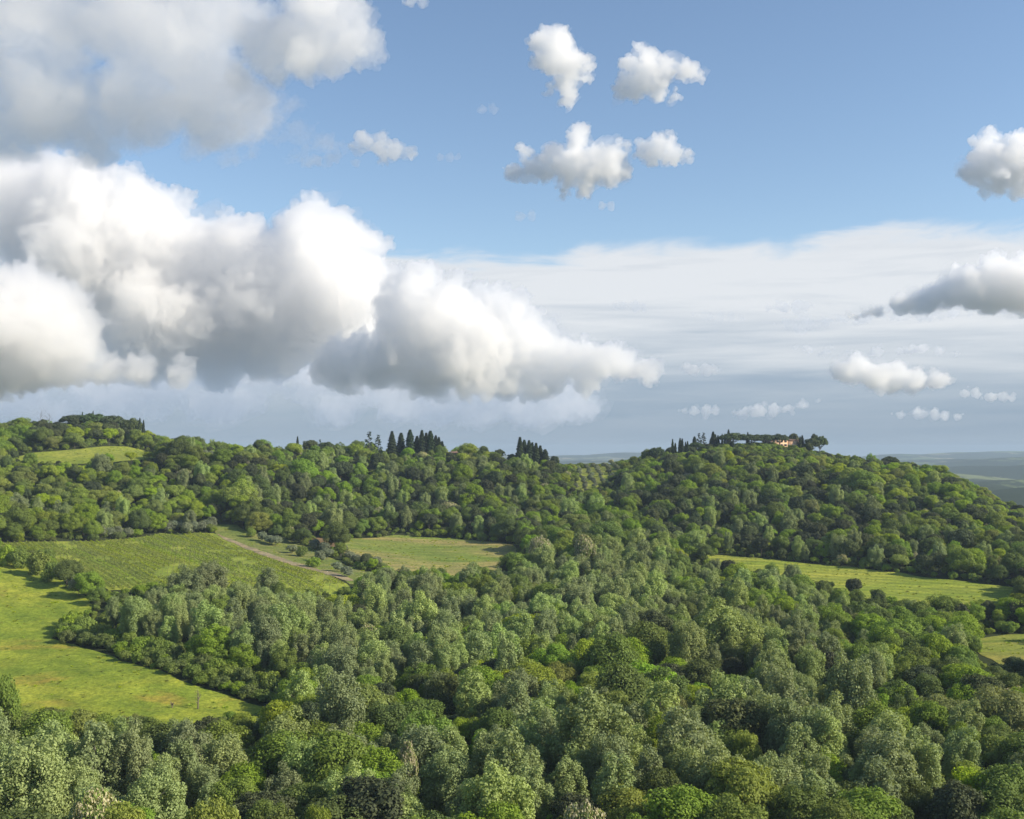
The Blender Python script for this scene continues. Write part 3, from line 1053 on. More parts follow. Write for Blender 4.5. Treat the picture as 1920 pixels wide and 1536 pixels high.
# bushes along the upper edge of the meadow, hedge along its lower edge
for i, (u, vt, wp, D, kd, lb) in enumerate((
        (18, 1020, 40, 452, 'shrub', 'round green bush at the left edge below the vineyard'),
        (40, 1028, 34, 450, 'shrub', 'small green bush second from the left edge below the vineyard'),
        (76, 1032, 44, 440, 'shrub', 'green bush between meadow and vineyard with long shadow'),
        (100, 1052, 36, 432, 'shrub', 'low green bush beside the meadow edge'),
        (128, 1048, 52, 424, 'broadleaf', 'bushy green tree on the meadow edge'),
        (152, 1076, 40, 412, 'blossom', 'tan twiggy bush on the meadow edge'),
        (170, 1070, 50, 408, 'broadleaf', 'dark green round tree at the bend of the meadow edge'),
        (186, 1100, 42, 400, 'broadleaf', 'green tree below the bend of the meadow edge'))):
    special(kd, u, vt, D, wp, i, lb, 'bushes on the upper meadow edge')
hedge = [(104, 1196), (130, 1204), (158, 1214), (186, 1222), (214, 1230), (240, 1240), (268, 1248), (296, 1258), (324, 1268), (350, 1278), (378, 1288), (404, 1297), (430, 1306), (456, 1314), (482, 1322), (508, 1332)]
rg = np.random.default_rng(5)
for i, (u, v) in enumerate(hedge):
    for j in range(2):
        g = pix_ground(u + j * 14 + rg.uniform(-4, 4), v - 2 - j * 9)
        x, y = g
        plant('shrub', x + 1.5, y + 2, rg.uniform(3.0, 4.6) + j * 1.8, rg.uniform(5.0, 7.0) + j, rg.uniform(0, 6), i + 3 * j,
              f'{ORD[i]} bush from the left in the {"front" if j == 0 else "back"} line of the meadow hedge', 'hedge along the lower meadow edge')
        RES.append((x + 1.5, y + 2, 2.4))

# olive trees
ol = [(190, 1009), (206, 1008), (222, 1008), (240, 1009), (313, 999), (327, 997), (340, 996), (351, 1003), (363, 999), (377, 998), (388, 994), (398, 991)]
for i, (u, v) in enumerate(ol):
    g = pix_ground(u, v)
    plant('olive', g[0], g[1], rg.uniform(5.4, 7.2), rg.uniform(4.8, 5.8), u, i, f'{ORD[i]} grey olive tree from the left along the top of the vineyard', 'olive trees at the top of the vineyard')
    RES.append((g[0], g[1], 3))
ol2 = [(470, 1008), (492, 1016), (505, 1020), (516, 1024), (548, 1038), (566, 1044), (590, 1031), (608, 1037), (600, 1054), (614, 1048), (588, 1064), (640, 1042), (656, 1052), (668, 1058), (632, 1072), (690, 1064), (706, 1066), (650, 1082)]
for i, (u, v) in enumerate(ol2):
    g = pix_ground(u, v)
    plant('olive' if i % 5 else 'shrub', g[0], g[1], rg.uniform(4.4, 6.4), rg.uniform(4.8, 6.6), u, i,
          f'{ORD[i]} {"grey olive" if i % 5 else "green"} bush from the left in the strip beside the track', 'olive bushes beside the track')
    RES.append((g[0], g[1], 3))
for i, (u, v, h) in enumerate(((455, 986, 9), (432, 984, 8), (472, 992, 8), (540, 1018, 8.5), (566, 1022, 9), (520, 1008, 7))):
    g = pix_ground(u, v)
    plant('bright' if i < 3 else 'broadleaf', g[0], g[1], h, h * 0.95, u, i,
          f'{ORD[i]} {"yellow green" if i < 3 else "mid green"} bushy tree of the small group above the track', 'bushy trees above the track')
    RES.append((g[0], g[1], 3.5))
gx, gy = np.array(GROVE).T
n = 0
for ry_, yy in enumerate(np.arange(gy.min(), gy.max(), 8.0)):
    cx_ = 0
    for xx in np.arange(gx.min(), gx.max(), 7.5):
        px_, py_ = xx + rg.uniform(-1.2, 1.2), yy + rg.uniform(-1.2, 1.2)
        if inside(GROVE, np.array([px_]), np.array([py_]))[0]:
            hh = rg.uniform(2.8, 4.2)
            plant('olive', px_, py_, hh, hh * 1.05, px_, n, f'{ORD[cx_]} small olive from the left in row {ORD[ry_]} of the saddle grove', 'olive grove on the saddle')
            n += 1
            cx_ += 1
for i in range(18):
    u, v = 306 + i * 10 + rg.uniform(-3, 3), 857 + rg.uniform(-4, 3)
    g = pix_ground(u, v)
    hh = rg.uniform(3.8, 5.5)
    plant('olive', g[0], g[1], hh, hh, u, i, f'{ORD[i]} grey olive tree from the left on the terrace below the left ridge', 'olive trees on the terrace')
    RES.append((g[0], g[1], 2.5))


def dead_tree(u, vtop, D, label, seed, spread):
    rng = np.random.default_rng(seed)
    x = at(u, D)
    z0 = gz(x, D)
    h = pix(u, vtop, D)[2] - z0
    e = bpy.data.objects.new('dead_tree', None)
    C.objects.link(e)
    e.location = (x, D, z0)
    tr = [tube([(0, 0, -0.5), (0.1, 0, h * 0.4), (-0.05, 0.1, h * 0.7), (0.1, 0, h)], [0.2, 0.15, 0.09, 0.03], 6)]
    obj('trunk', mesh_np('trunk_dead', *join(tr), [M['deadwood']], smooth=True), e)
    for i in range(16):
        zz = h * rng.uniform(0.25, 0.9)
        a = rng.uniform(0, 6.28)
        ln = spread * h * rng.uniform(0.14, 0.3)
        p1 = np.array((0.05, 0.03, zz))
        p2 = p1 + np.array((math.cos(a), math.sin(a), 1.3)) * ln * 0.55
        p3 = p2 + np.array((math.cos(a + .5), math.sin(a + .5), 1.6)) * ln * 0.5
        p4 = p2 + np.array((math.cos(a - .7), math.sin(a - .7), 1.0)) * ln * 0.4
        obj('branch', mesh_np('branch_dead', *join([tube([p1, p2, p3], [0.06, 0.04, 0.015], 4), tube([p2, p4], [0.035, 0.012], 4)]), [M['deadwood']]), e)
    tag(e, label, 'tree')
    RES.append((x, D, 4))


dead_tree(376, 1296, 284, 'taller bare dead tree standing in front of the meadow', 1, 0.8)
dead_tree(328, 1318, 284, 'shorter bushy bare tree left of the taller dead one', 2, 1.6)
dead_tree(76, 774, 808, 'larger leafless tree on the left hill skyline', 3, 1.2)
dead_tree(92, 776, 806, 'smaller leafless tree on the left hill skyline', 4, 1.0)

# ------------------------------------------------------------------ vine rows
def vine_rows():
    rng = np.random.default_rng(8)
    poly = VINE
    i = 0
    o0 = G0 + PERP * 4.5
    k = 0
    rows = []
    while k < 120:
        c = o0 + PERP * 2.7 * k
        s = np.arange(-260, 320, 0.5)
        P = c[None] + ROW[None] * s[:, None]
        ins = inside(poly, P[:, 0], P[:, 1])
        if ins.any():
            ins &= edge_dist(poly, P[:, 0], P[:, 1]) > 1.2
        uu = 960 + F * P[:, 0] / P[:, 1]
        ins &= uu > -120
        idx = np.nonzero(ins)[0]
        if len(idx) > 30:
            cut = np.nonzero(np.diff(idx) > 3)[0]
            seg = np.split(idx, cut + 1)
            seg = max(seg, key=len)
            if len(seg) > 30:
                rows.append(P[seg])
        k += 1
    for ri, P in enumerate(rows):
        n = len(P)
        per = 5
        t = np.repeat(np.arange(n), per)
        gap = N2(P[:, 0] / 9, P[:, 1] / 9) > 0.2
        t = t[gap[t]]
        m = len(t)
        xy = P[t] + ROW * rng.uniform(-.25, .25, m)[:, None] + PERP * rng.normal(0, 0.16, m)[:, None]
        org = np.array((*P[n // 2], gz(*P[n // 2])))
        z = ground_z(xy[:, 0], xy[:, 1]) + 0.2 + 0.85 * rng.random(m)
        cen = np.c_[xy, z] - org
        nor = rnd_dir(rng, m) + np.array((0, 0, 0.6))
        nor /= np.linalg.norm(nor, axis=1)[:, None]
        V, Q, tt = leaves(rng, cen, nor, 0.36, 1.3, 0.4)
        e = bpy.data.objects.new('vine_row', None)
        C.objects.link(e)
        e.location = org
        obj('foliage', mesh_np('vine_foliage', V, Q, [M['vine']], attrs={'tint': tt}), e)
        parts = []
        for q in range(0, n, 12):
            a = np.array((*P[q], gz(*P[q]))) - org
            parts.append(tube([a + (0, 0, -0.2), a + (0, 0, 1.7)], [0.05, 0.05], 4))
        ends = [np.array((*P[j], gz(*P[j]) + 1.5)) - org for j in (*range(0, n, 12), n - 1)]
        parts.append(tube(ends, [0.012] * len(ends), 3))
        obj('trellis', mesh_np('vine_trellis', *join(parts), [M['deadwood']]), e)
        tag(e, f'{ORD[ri]} leafy vine row counted from the earth track', 'vine row', 'vine rows of the sloping vineyard')
    print('vine rows', len(rows))


vine_rows()

# ------------------------------------------------------------------ villa and farmhouses
def box(x0, x1, y0, y1, z0, z1):
    V = np.array([(x, y, z) for z in (z0, z1) for y in (y0, y1) for x in (x0, x1)], float)
    Q = np.array([(0, 2, 3, 1), (4, 5, 7, 6), (0, 1, 5, 4), (2, 6, 7, 3), (0, 4, 6, 2), (1, 3, 7, 5)])
    return V, Q


def hip_roof(x0, x1, y0, y1, z, h, ov=0.6):
    x0 -= ov; x1 += ov; y0 -= ov; y1 += ov
    d = (y1 - y0) / 2
    ym = (y0 + y1) / 2
    V = np.array([(x0, y0, z), (x1, y0, z), (x1, y1, z), (x0, y1, z), (x0, y0, z + .18), (x1, y0, z + .18), (x1, y1, z + .18), (x0, y1, z + .18), (x0 + d, ym, z + h), (x1 - d, ym, z + h)])
    Q = [np.array([(3, 2, 1, 0), (0, 1, 5, 4), (1, 2, 6, 5), (2, 3, 7, 6), (3, 0, 4, 7), (4, 5, 9, 8), (6, 7, 8, 9)]), np.array([(5, 6, 9), (7, 4, 8)])]
    return V, Q


WALL_O = plain_mat('plaster_terracotta', (0.64, 0.42, 0.26), 0.9, 0.6, 0.2)
WALL_P = plain_mat('plaster_pale_ochre', (0.50, 0.40, 0.27), 0.9, 0.6, 0.2)
ROOF_T = plain_mat('roof_clay_tiles', (0.19, 0.115, 0.08), 0.9, 1.5, 0.35)
SHUT = plain_mat('shutter_brown', (0.10, 0.065, 0.04), 0.7)
GLASS = plain_mat('window_glass_dark', (0.03, 0.035, 0.04), 0.15, 1, 0.1)
WHITE = plain_mat('white_plaster', (0.72, 0.69, 0.62), 0.8)


def house(name, x, y, rot, blocks, wall_m, label, cat='house', dz=0.0):
    """blocks: (x0, x1, y0, y1, height, roof height, window columns, storeys)"""
    e = bpy.data.objects.new(name, None)
    C.objects.link(e)
    e.location = (x, y, gz(x, y) + dz)
    e.rotation_euler = (0, 0, rot)
    for bi, (x0, x1, y0, y1, h, rh, nc, ns, door) in enumerate(blocks):
        wl = obj('wall', mesh_np('wall', *box(x0, x1, y0, y1, -2.5, h), [wall_m]), e)
        rf = obj('roof', mesh_np('roof', *hip_roof(x0, x1, y0, y1, h, rh), [ROOF_T]), e)
        cx = x0 + (x1 - x0) * 0.68
        cv = join([box(cx - .4, cx + .4, (y0 + y1) / 2 + .8, (y0 + y1) / 2 + 1.6, h + rh * .4, h + rh + .9), box(cx - .5, cx + .5, (y0 + y1) / 2 + .7, (y0 + y1) / 2 + 1.7, h + rh + .902, h + rh + 1.1)])
        obj('chimney', mesh_np('chimney', *cv, [wall_m]), rf)
        for s in range(ns):
            for c in range(nc):
                wx = x0 + (x1 - x0) * (c + 0.5) / nc
                wz = 1.0 + s * (h - 0.6) / ns
                if door and s == 0 and c == nc // 2:
                    d = obj('door', mesh_np('door', *box(wx - 1.0, wx + 1.0, y0 - .10, y0 - .005, -2.0, 2.4), [WHITE]), e)
                    obj('panel', mesh_np('panel', *box(wx - .55, wx + .55, y0 - .13, y0 - .103, -2.0, 2.0), [SHUT]), d)
                    continue
                wn = obj('window', mesh_np('window', *box(wx - .62, wx + .62, y0 - .07, y0 - .005, wz - .1, wz + 1.7), [WHITE]), e)
                obj('pane', mesh_np('pane', *box(wx - .48, wx + .48, y0 - .09, y0 - .073, wz + .02, wz + 1.56), [GLASS]), wn)
                for sg in (-1, 1):
                    xa, xb = sorted((wx + sg * .64, wx + sg * 1.14))
                    obj('shutter', mesh_np('shutter', *box(xa, xb, y0 - .12, y0 - .006, wz - .05, wz + 1.65), [SHUT]), wn)
    tag(e, label, cat)
    RES.append((x, y, 14))
    return e


house('villa', at(1455, 890), 890, RAD(14), [(-9.5, 7.5, -5, 5, 6.6, 2.4, 5, 2, False), (8.0, 20.0, -2.5, 5, 5.4, 1.8, 3, 1, True)], WALL_O,
      'orange plastered villa with clay roof behind umbrella pines on the hilltop', 'villa', dz=0.7)
house('farmhouse', at(851, 832), 832, RAD(-8), [(-5.5, 5.5, -4, 4, 5.2, 1.8, 3, 2, False)], WALL_P, 'pale ochre farmhouse right of the cypress clump on the ridge', 'house', dz=-0.6)
house('farmhouse', at(962, 836), 836, RAD(6), [(-4.5, 4.5, -3.5, 3.5, 4.6, 1.6, 2, 1, False)], WALL_P, 'low farmhouse roof left of the small dark ridge clump', 'house', dz=-0.6)

# ------------------------------------------------------------------ woods
POPLAR_BLOBS = [(330, 1150, 190, 75, 1.0), (560, 1180, 180, 90, 1.0), (820, 1130, 220, 80, .95), (1180, 1100, 160, 70, .95), (1130, 1170, 200, 60, .8), (1330, 1190, 190, 60, .95), (1500, 1180, 90, 70, .7),
                (1480, 1080, 120, 50, .6), (620, 1250, 120, 60, .9), (880, 1240, 110, 60, .7), (300, 1450, 300, 60, .75), (760, 1460, 330, 70, .95), (1080, 1450, 160, 80, .9), (1500, 1420, 330, 80, .85),
                (1440, 1260, 110, 40, .8), (1560, 1270, 120, 40, .5), (1000, 1350, 120, 60, .5), (80, 1480, 140, 60, .7), (1650, 1440, 200, 70, .7), (1020, 1035, 70, 30, .6), (980, 1090, 160, 40, .8)]
BRIGHT_BLOBS = [(150, 930, 220, 45, .8), (60, 900, 120, 40, .6), (180, 825, 130, 25, .35), (1700, 905, 200, 45, .5), (1850, 960, 100, 60, .4), (300, 1270, 260, 50, .5), (1380, 860, 140, 20, .35), (560, 1350, 160, 50, .3),
                (1350, 1330, 220, 50, .4), (1050, 1330, 240, 60, .3), (1560, 1330, 120, 60, .3), (150, 1500, 260, 40, .3), (1300, 1500, 160, 40, .35), (1880, 1470, 100, 60, .35), (530, 850, 120, 18, .3)]
HOLM_BLOBS = [(180, 800, 130, 25, .8), (560, 890, 160, 45, .5), (900, 900, 220, 50, .35), (1480, 940, 330, 80, .55), (1250, 920, 100, 40, .4), (1860, 950, 60, 60, .5), (1500, 880, 180, 30, .25), (780, 970, 250, 50, .35), (440, 900, 60, 40, .4)]


def blob(bl, u, v):
    r = np.zeros_like(u)
    for bu, bv, ru, rv, wgt in bl:
        r = np.maximum(r, wgt * np.exp(-(((u - bu) / ru) ** 2 + ((v - bv) / rv) ** 2) ** 1.5 * 0.8))
    return r


def scatter():
    rng = np.random.default_rng(42)
    s = 7.6
    ys = np.arange(136, 1030, s)
    out = []
    for j, y in enumerate(ys):
        lo, hi = -0.57 * y - 12, 0.60 * y + 30
        xs = np.arange(lo, hi, s) + (s / 2 if j % 2 else 0)
        out.append(np.c_[xs + rng.uniform(-3, 3, len(xs)), y + rng.uniform(-3, 3, len(xs))])
    P = np.concatenate(out)
    # undergrowth between them
    U = []
    for j, y in enumerate(np.arange(138, 1000, 5.6)):
        lo, hi = -0.53 * y, 0.55 * y
        xs = np.arange(lo, hi, 5.0)
        U.append(np.c_[xs + rng.uniform(-2, 2, len(xs)), y + rng.uniform(-2, 2, len(xs))])
    U = np.concatenate(U)
    A = np.concatenate([P, U])
    under = np.r_[np.zeros(len(P), bool), np.ones(len(U), bool)]
    x, y = A[:, 0], A[:, 1]
    ok = np.ones(len(A), bool)
    for nm, poly in FIELD_POLYS:
        bb = np.array(poly)
        near = (x > bb[:, 0].min() - 8) & (x < bb[:, 0].max() + 8) & (y > bb[:, 1].min() - 8) & (y < bb[:, 1].max() + 8)
        idx = np.nonzero(near)[0]
        ins = inside(poly, x[idx], y[idx])
        ed = edge_dist(poly, x[idx], y[idx])
        marg = np.where(under[idx], 0.2, 2.6)
        ok[idx[ins | (ed < marg)]] = False
    for rx, ry, rr in RES:
        ok &= (x - rx) ** 2 + (y - ry) ** 2 > np.where(under, rr * 0.6, rr) ** 2
    # rough open corner between meadow edge and vineyard stays low
    A, under = A[ok], under[ok]
    x, y = A[:, 0], A[:, 1]
    z = ground_z(x, y)
    u, v = proj(np.c_[x, y, z + 8])
    n = len(A)
    rr = rng.random(n)
    pp, pb, ph = blob(POPLAR_BLOBS, u, v), blob(BRIGHT_BLOBS, u, v), blob(HOLM_BLOBS, u, v)
    stand = N1.fbm(x / 26, y / 26, 2)
    pp = np.clip(pp * 0.95 + (stand - 0.5) * 0.9, 0, 1) * (pp > 0.12)
    hill = (y > 560) | ((y > 500) & (u > 1500))
    kind = np.full(n, 'broadleaf', dtype=object)
    kind[rr < 0.06] = 'bright'
    kind[(rr > 0.10) & (rr < 0.22)] = 'holm'
    kind[(rr > 0.22) & (rr < 0.245)] = 'willow'
    kind[(rr > 0.245) & (rr < 0.258)] = 'blossom'
    kind[(rr > 0.258) & (rr < 0.30)] = 'poplar'
    r2 = rng.random(n)
    kind[hill & (rng.random(n) < 0.10)] = 'poplar'
    kind[hill & (rng.random(n) < 0.025)] = 'blossom'
    kind[r2 < ph] = 'holm'
    kind[rng.random(n) < pb] = 'bright'
    kind[(rng.random(n) < pp) & ~hill] = 'poplar'
    kind[under] = 'shrub'
    h = np.select([kind == 'poplar', kind == 'broadleaf', kind == 'bright', kind == 'holm', kind == 'willow', kind == 'blossom', kind == 'shrub'],
                  [rng.uniform(10.5, 17.5, n), rng.uniform(7.5, 14.5, n), rng.uniform(7, 13, n), rng.uniform(7, 13, n), rng.uniform(7, 11, n), rng.uniform(5.5, 9, n), rng.uniform(1.6, 4.5, n)])
    h = h * np.where(hill & ~under, 0.95, 1.0) * (0.7 + 0.6 * stand)
    h = np.where(~under & (rng.random(n) < 0.09), h * 1.3, h)
    thin = ~under & (rng.random(n) < 0.07)
    ed = np.full(n, 50.0)
    for nm, poly in FIELD_POLYS:
        bb = np.array(poly)
        idx = np.nonzero((x > bb[:, 0].min() - 12) & (x < bb[:, 0].max() + 12) & (y > bb[:, 1].min() - 12) & (y < bb[:, 1].max() + 12))[0]
        if len(idx):
            ed[idx] = np.minimum(ed[idx], edge_dist(poly, x[idx], y[idx]))
    h = np.where((ed < 6) & ~under & (y < 560), h * 0.75, h)              # lower growth along the field edges
    # growth stays low where the photograph looks over it onto the fields behind
    def cap(sel, pts, h, amp=1.0):
        pu, pv = np.array(pts, float).T
        lim = np.interp(u, pu, pv) + amp * (rng.uniform(-5, 18, n) - np.where(rng.random(n) < 0.16, 17, 0))
        zc = np.array([pix(a, b_, c)[2] for a, b_, c in zip(u, lim, y)])
        return np.where(sel & (u > pu[0]) & (u < pu[-1]), np.minimum(h, zc - z), h)
    h = cap(((y < 500) | ((y < 545) & (u > 1270) & (u < 1500))) & (y > 290), [(190, 1112), (300, 1098), (450, 1090), (560, 1110), (660, 1112), (690, 1068), (800, 1064), (960, 1070), (1000, 1048), (1060, 1016), (1150, 1008), (1280, 1054), (1340, 1059), (1400, 1066), (1490, 1076), (1550, 1087), (1585, 1100),
            (1640, 1122), (1760, 1132), (1910, 1122)], h)
    h = cap(y < 285, [(38, 1330), (140, 1338), (300, 1346), (430, 1346), (505, 1326), (540, 1296)], h)
    h = cap((y < 368) & (y > 250), [(1815, 1238), (1830, 1244), (1990, 1250)], h)
    h = cap((y > 590) & (y < 712), [(25, 868), (300, 866)], h)
    h = cap((y > 600) & ~under, [(-60, 796), (0, 794), (100, 791), (130, 789), (250, 796), (285, 812), (330, 817), (400, 827), (470, 834), (540, 840), (600, 840), (680, 833), (730, 846), (830, 850), (900, 846), (960, 854), (1030, 864),
            (1080, 876), (1130, 886), (1160, 872), (1190, 860), (1215, 852), (1250, 851), (1300, 846), (1330, 840), (1370, 842), (1400, 846), (1425, 855), (1508, 855), (1530, 845), (1560, 851), (1600, 856), (1650, 866), (1700, 862),
            (1760, 873), (1800, 892), (1850, 922), (1900, 957), (1960, 990)], h, np.where((u > 1240) & (u < 1560), 0.25, 0.8))
    md = edge_dist(MEADOW, x, y)
    lowh = (md < 13) & (y > 285) & ~under & (u < 560)
    kind[lowh] = 'shrub'
    h = np.where(lowh, np.minimum(h, rng.uniform(3.0, 6.5, n)), h)
    wfac = rng.uniform(0.85, 1.2, n)
    lowm = (~under) & (h < 6) & (kind == 'poplar')
    kind[lowm] = 'broadleaf'
    drop = (h < 1.4) | thin
    # low growth just below the villa and the skyline groups, so that they stand clear
    gap = (y > 700) & (u > 1060) & (u < 1170)
    h = np.where(gap & ~under, np.minimum(h, 5.5), h)
    far_gap = (y > 905) & (u > 1040)
    keep = ~(far_gap & (y > 925)) & ~drop
    # cull what is wholly behind nearer woods
    order = np.argsort(y)
    B = 3.0
    nb = int(2600 / B)
    buf = np.full(nb, 1620.0)
    vis = np.zeros(n)
    ut, vt = proj(np.c_[x, y, z + h])
    u7, v7 = proj(np.c_[x, y, z + h * 0.72])
    for i in order:
        if not keep[i]:
            continue
        wpx = 0.40 * h[i] * wfac[i] * F / y[i] * (0.55 if kind[i] == 'poplar' else 1)
        b0, b1 = int((ut[i] + 300 - wpx) / B), int((ut[i] + 300 + wpx) / B) + 1
        b0, b1 = max(0, b0), min(nb, b1)
        if b1 <= b0:
            continue
        seg = buf[b0:b1]
        vis[i] = max(0.0, float(seg.max() - vt[i]))
        if seg.max() + (9.0 if not under[i] else 2.0) * F / y[i] < vt[i]:
            keep[i] = False
            continue
        buf[b0:b1] = np.minimum(seg, v7[i])
    return dict(x=x[keep], y=y[keep], z=z[keep], kind=kind[keep], h=h[keep], w=wfac[keep], u=ut[keep], v=vt[keep], vis=vis[keep], under=under[keep])


T = scatter()
rng = np.random.default_rng(77)
n = len(T['x'])
T['rot'] = rng.uniform(0, 6.283, n)
T['var'] = rng.integers(0, 60, n)
infr = (T['u'] > 0) & (T['u'] < 1920) & (T['v'] < 1530)
score = np.where(infr, np.minimum(T['vis'], T['h'] * F / T['y']) * T['h'] * F / T['y'], -1)
single = np.zeros(n, bool)
LIMIT = {'poplar': 290, 'broadleaf': 290, 'bright': 150, 'holm': 120, 'willow': 40, 'blossom': 40}
for kd, lim in LIMIT.items():
    idx = np.nonzero((T['kind'] == kd) & (score > 60))[0]
    idx = idx[np.argsort(-score[idx])][:lim]
    single[idx] = True
print('scattered', n, 'single', int(single.sum()), {k: int((T['kind'] == k).sum()) for k in LIMIT}, 'under', int(T['under'].sum()))

LOOK = {'poplar': 'silvery green poplar', 'broadleaf': 'mid green round tree', 'bright': 'yellow green tree', 'holm': 'dark evergreen oak', 'willow': 'soft olive green tree', 'blossom': 'cream speckled flowering tree'}
BANDS = [(0, 190, 'along the bottom edge'), (190, 225, 'in the second belt up'), (225, 265, 'below the meadow tip'), (265, 310, 'level with the meadow tip'),
         (310, 365, 'in the middle valley'), (365, 430, 'in the upper valley'), (430, 500, 'behind the valley wood'), (500, 590, 'at the hill foot'),
         (590, 700, 'on the lower slope'), (700, 2000, 'on the upper slope')]
SIDE = [(-999, 480, 'far left'), (480, 960, 'left half'), (960, 1440, 'right half'), (1440, 9999, 'far right')]
cells = {}
for i in np.nonzero(single)[0]:
    bnd = next(k for k, q in enumerate(BANDS) if q[0] <= T['y'][i] < q[1])
    sd = next(k for k, q in enumerate(SIDE) if q[0] <= T['u'][i] < q[2 - 1])
    cells.setdefault((bnd, sd, T['kind'][i]), []).append(i)
for (bnd, sd, kd), ids in sorted(cells.items()):
    ids.sort(key=lambda i: T['u'][i])
    for q, i in enumerate(ids):
        lab = f"{LOOK[kd]} {BANDS[bnd][2]}, {SIDE[sd][2]}" + (f", {ORD[min(q, len(ORD) - 1)]} from left" if len(ids) > 1 else '')
        P = PROTO[kd][T['var'][i] % len(PROTO[kd])]
        wd = P['W'] * T['h'][i] / P['H'] * T['w'][i]
        e = plant(kd, T['x'][i], T['y'][i], T['h'][i], wd, T['rot'][i], int(T['var'][i]), lab, {'poplar': 'poplars of the valley wood', 'broadleaf': 'round broadleaf trees of the woods', 'bright': 'yellow green trees of the woods',
                  'holm': 'dark evergreen oaks of the woods', 'willow': 'soft olive green trees of the woods', 'blossom': 'flowering trees of the woods'}[kd])

# rough grass on the open fields
def tuft_mesh(seed):
    rng = np.random.default_rng(seed)
    m = 46
    a = rng.uniform(0, 6.283, m)
    q = 0.75 * np.sqrt(rng.random(m))
    base = np.c_[np.cos(a) * q, np.sin(a) * q, np.full(m, -0.05)]
    ln = rng.uniform(0.25, 0.55, m)[:, None]
    tip = base + np.c_[np.cos(a) * 0.25, np.sin(a) * 0.25, np.ones(m)] * ln + rng.normal(size=(m, 3)) * 0.06
    side = np.c_[-np.sin(a), np.cos(a), np.zeros(m)] * 0.09
    V = np.stack([base - side, base + side, tip + side * 0.5, tip - side * 0.5], 1).reshape(-1, 3)
    return V, np.arange(4 * m).reshape(m, 4), np.repeat(rng.random(m), 4)


M['grass'] = leaf_mat('grass_blade', (0.22, 0.275, 0.04), 0.25, 0.02, 0.35, (1.3, 1.2, 1.1), stand=0.4)
PROTO['grass'] = []
for sd in (1, 2, 3):
    V, Q, t = tuft_mesh(sd)
    PROTO['grass'].append(dict(kind='grass', crown=mesh_np('tuft', V, Q, [M['grass']], attrs={'tint': t}), trunk=mesh_np('root', *tube([(0, 0, -.2), (0, 0, 0)], [.05, .05], 3), [M['grass']]), H=0.5, W=1.5))

# the remaining trees and the undergrowth: masses of woodland
pcol = bpy.data.collections.new('tree_prototypes')
PIDX = {}
for kd in ('poplar', 'broadleaf', 'bright', 'holm', 'willow', 'blossom', 'shrub', 'grass'):
    for vi, P in enumerate(PROTO[kd]):
        bm = bmesh.new()
        bm.from_mesh(P['crown'])
        nf = len(bm.faces)
        bm.from_mesh(P['trunk'])
        for k2, f in enumerate(bm.faces):
            f.material_index = 0 if k2 < nf else 1
        me = bpy.data.meshes.new('tree')
        bm.to_mesh(me)
        bm.free()
        me.materials.append(P['crown'].materials[0])
        me.materials.append(P['trunk'].materials[0])
        ob = bpy.data.objects.new('proto_%03d' % len(PIDX), me)
        pcol.objects.link(ob)
        PIDX[(kd, vi)] = len(PIDX)


def wood_nodes():
    g = bpy.data.node_groups.new('wood', 'GeometryNodeTree')
    g.interface.new_socket('Geometry', in_out='INPUT', socket_type='NodeSocketGeometry')
    g.interface.new_socket('Geometry', in_out='OUTPUT', socket_type='NodeSocketGeometry')
    gi = g.nodes.new('NodeGroupInput')
    go = g.nodes.new('NodeGroupOutput')
    ip = g.nodes.new('GeometryNodeInstanceOnPoints')
    ci = g.nodes.new('GeometryNodeCollectionInfo')
    ci.inputs['Collection'].default_value = pcol
    ci.inputs['Separate Children'].default_value = True
    ci.inputs['Reset Children'].default_value = True
    ip.inputs['Pick Instance'].default_value = True

    def attr(nm, ty):
        a = g.nodes.new('GeometryNodeInputNamedAttribute')
        a.data_type = ty
        a.inputs['Name'].default_value = nm
        return a.outputs['Attribute']
    g.links.new(gi.outputs[0], ip.inputs['Points'])
    g.links.new(ci.outputs[0], ip.inputs['Instance'])
    g.links.new(attr('idx', 'INT'), ip.inputs['Instance Index'])
    er = g.nodes.new('FunctionNodeEulerToRotation')
    g.links.new(attr('rot', 'FLOAT_VECTOR'), er.inputs[0])
    g.links.new(er.outputs[0], ip.inputs['Rotation'])
    g.links.new(attr('scl', 'FLOAT_VECTOR'), ip.inputs['Scale'])
    g.links.new(ip.outputs[0], go.inputs[0])
    return g


WN = wood_nodes()


def wood(name, ids, label):
    if not len(ids):
        return
    me = bpy.data.meshes.new(name)
    me.vertices.add(len(ids))
    me.vertices.foreach_set('co', np.c_[T['x'][ids], T['y'][ids], T['z'][ids]].astype('f').ravel())
    idx, scl = [], []
    for i in ids:
        kd = T['kind'][i]
        vi = int(T['var'][i]) % len(PROTO[kd])
        P = PROTO[kd][vi]
        idx.append(PIDX[(kd, vi)])
        sz = T['h'][i] / P['H']
        scl.append((sz * T['w'][i], sz * T['w'][i], sz))
    a = me.attributes.new('idx', 'INT', 'POINT')
    a.data.foreach_set('value', np.array(idx, 'i'))
    a = me.attributes.new('scl', 'FLOAT_VECTOR', 'POINT')
    a.data.foreach_set('vector', np.array(scl, 'f').ravel())
    a = me.attributes.new('rot', 'FLOAT_VECTOR', 'POINT')
    a.data.foreach_set('vector', np.c_[np.zeros(len(ids)), np.zeros(len(ids)), T['rot'][ids]].astype('f').ravel())
    o = obj(name, me)
    md = o.modifiers.new('trees', 'NODES')
    md.node_group = WN
    tag(o, label, 'wood', None, 'stuff')


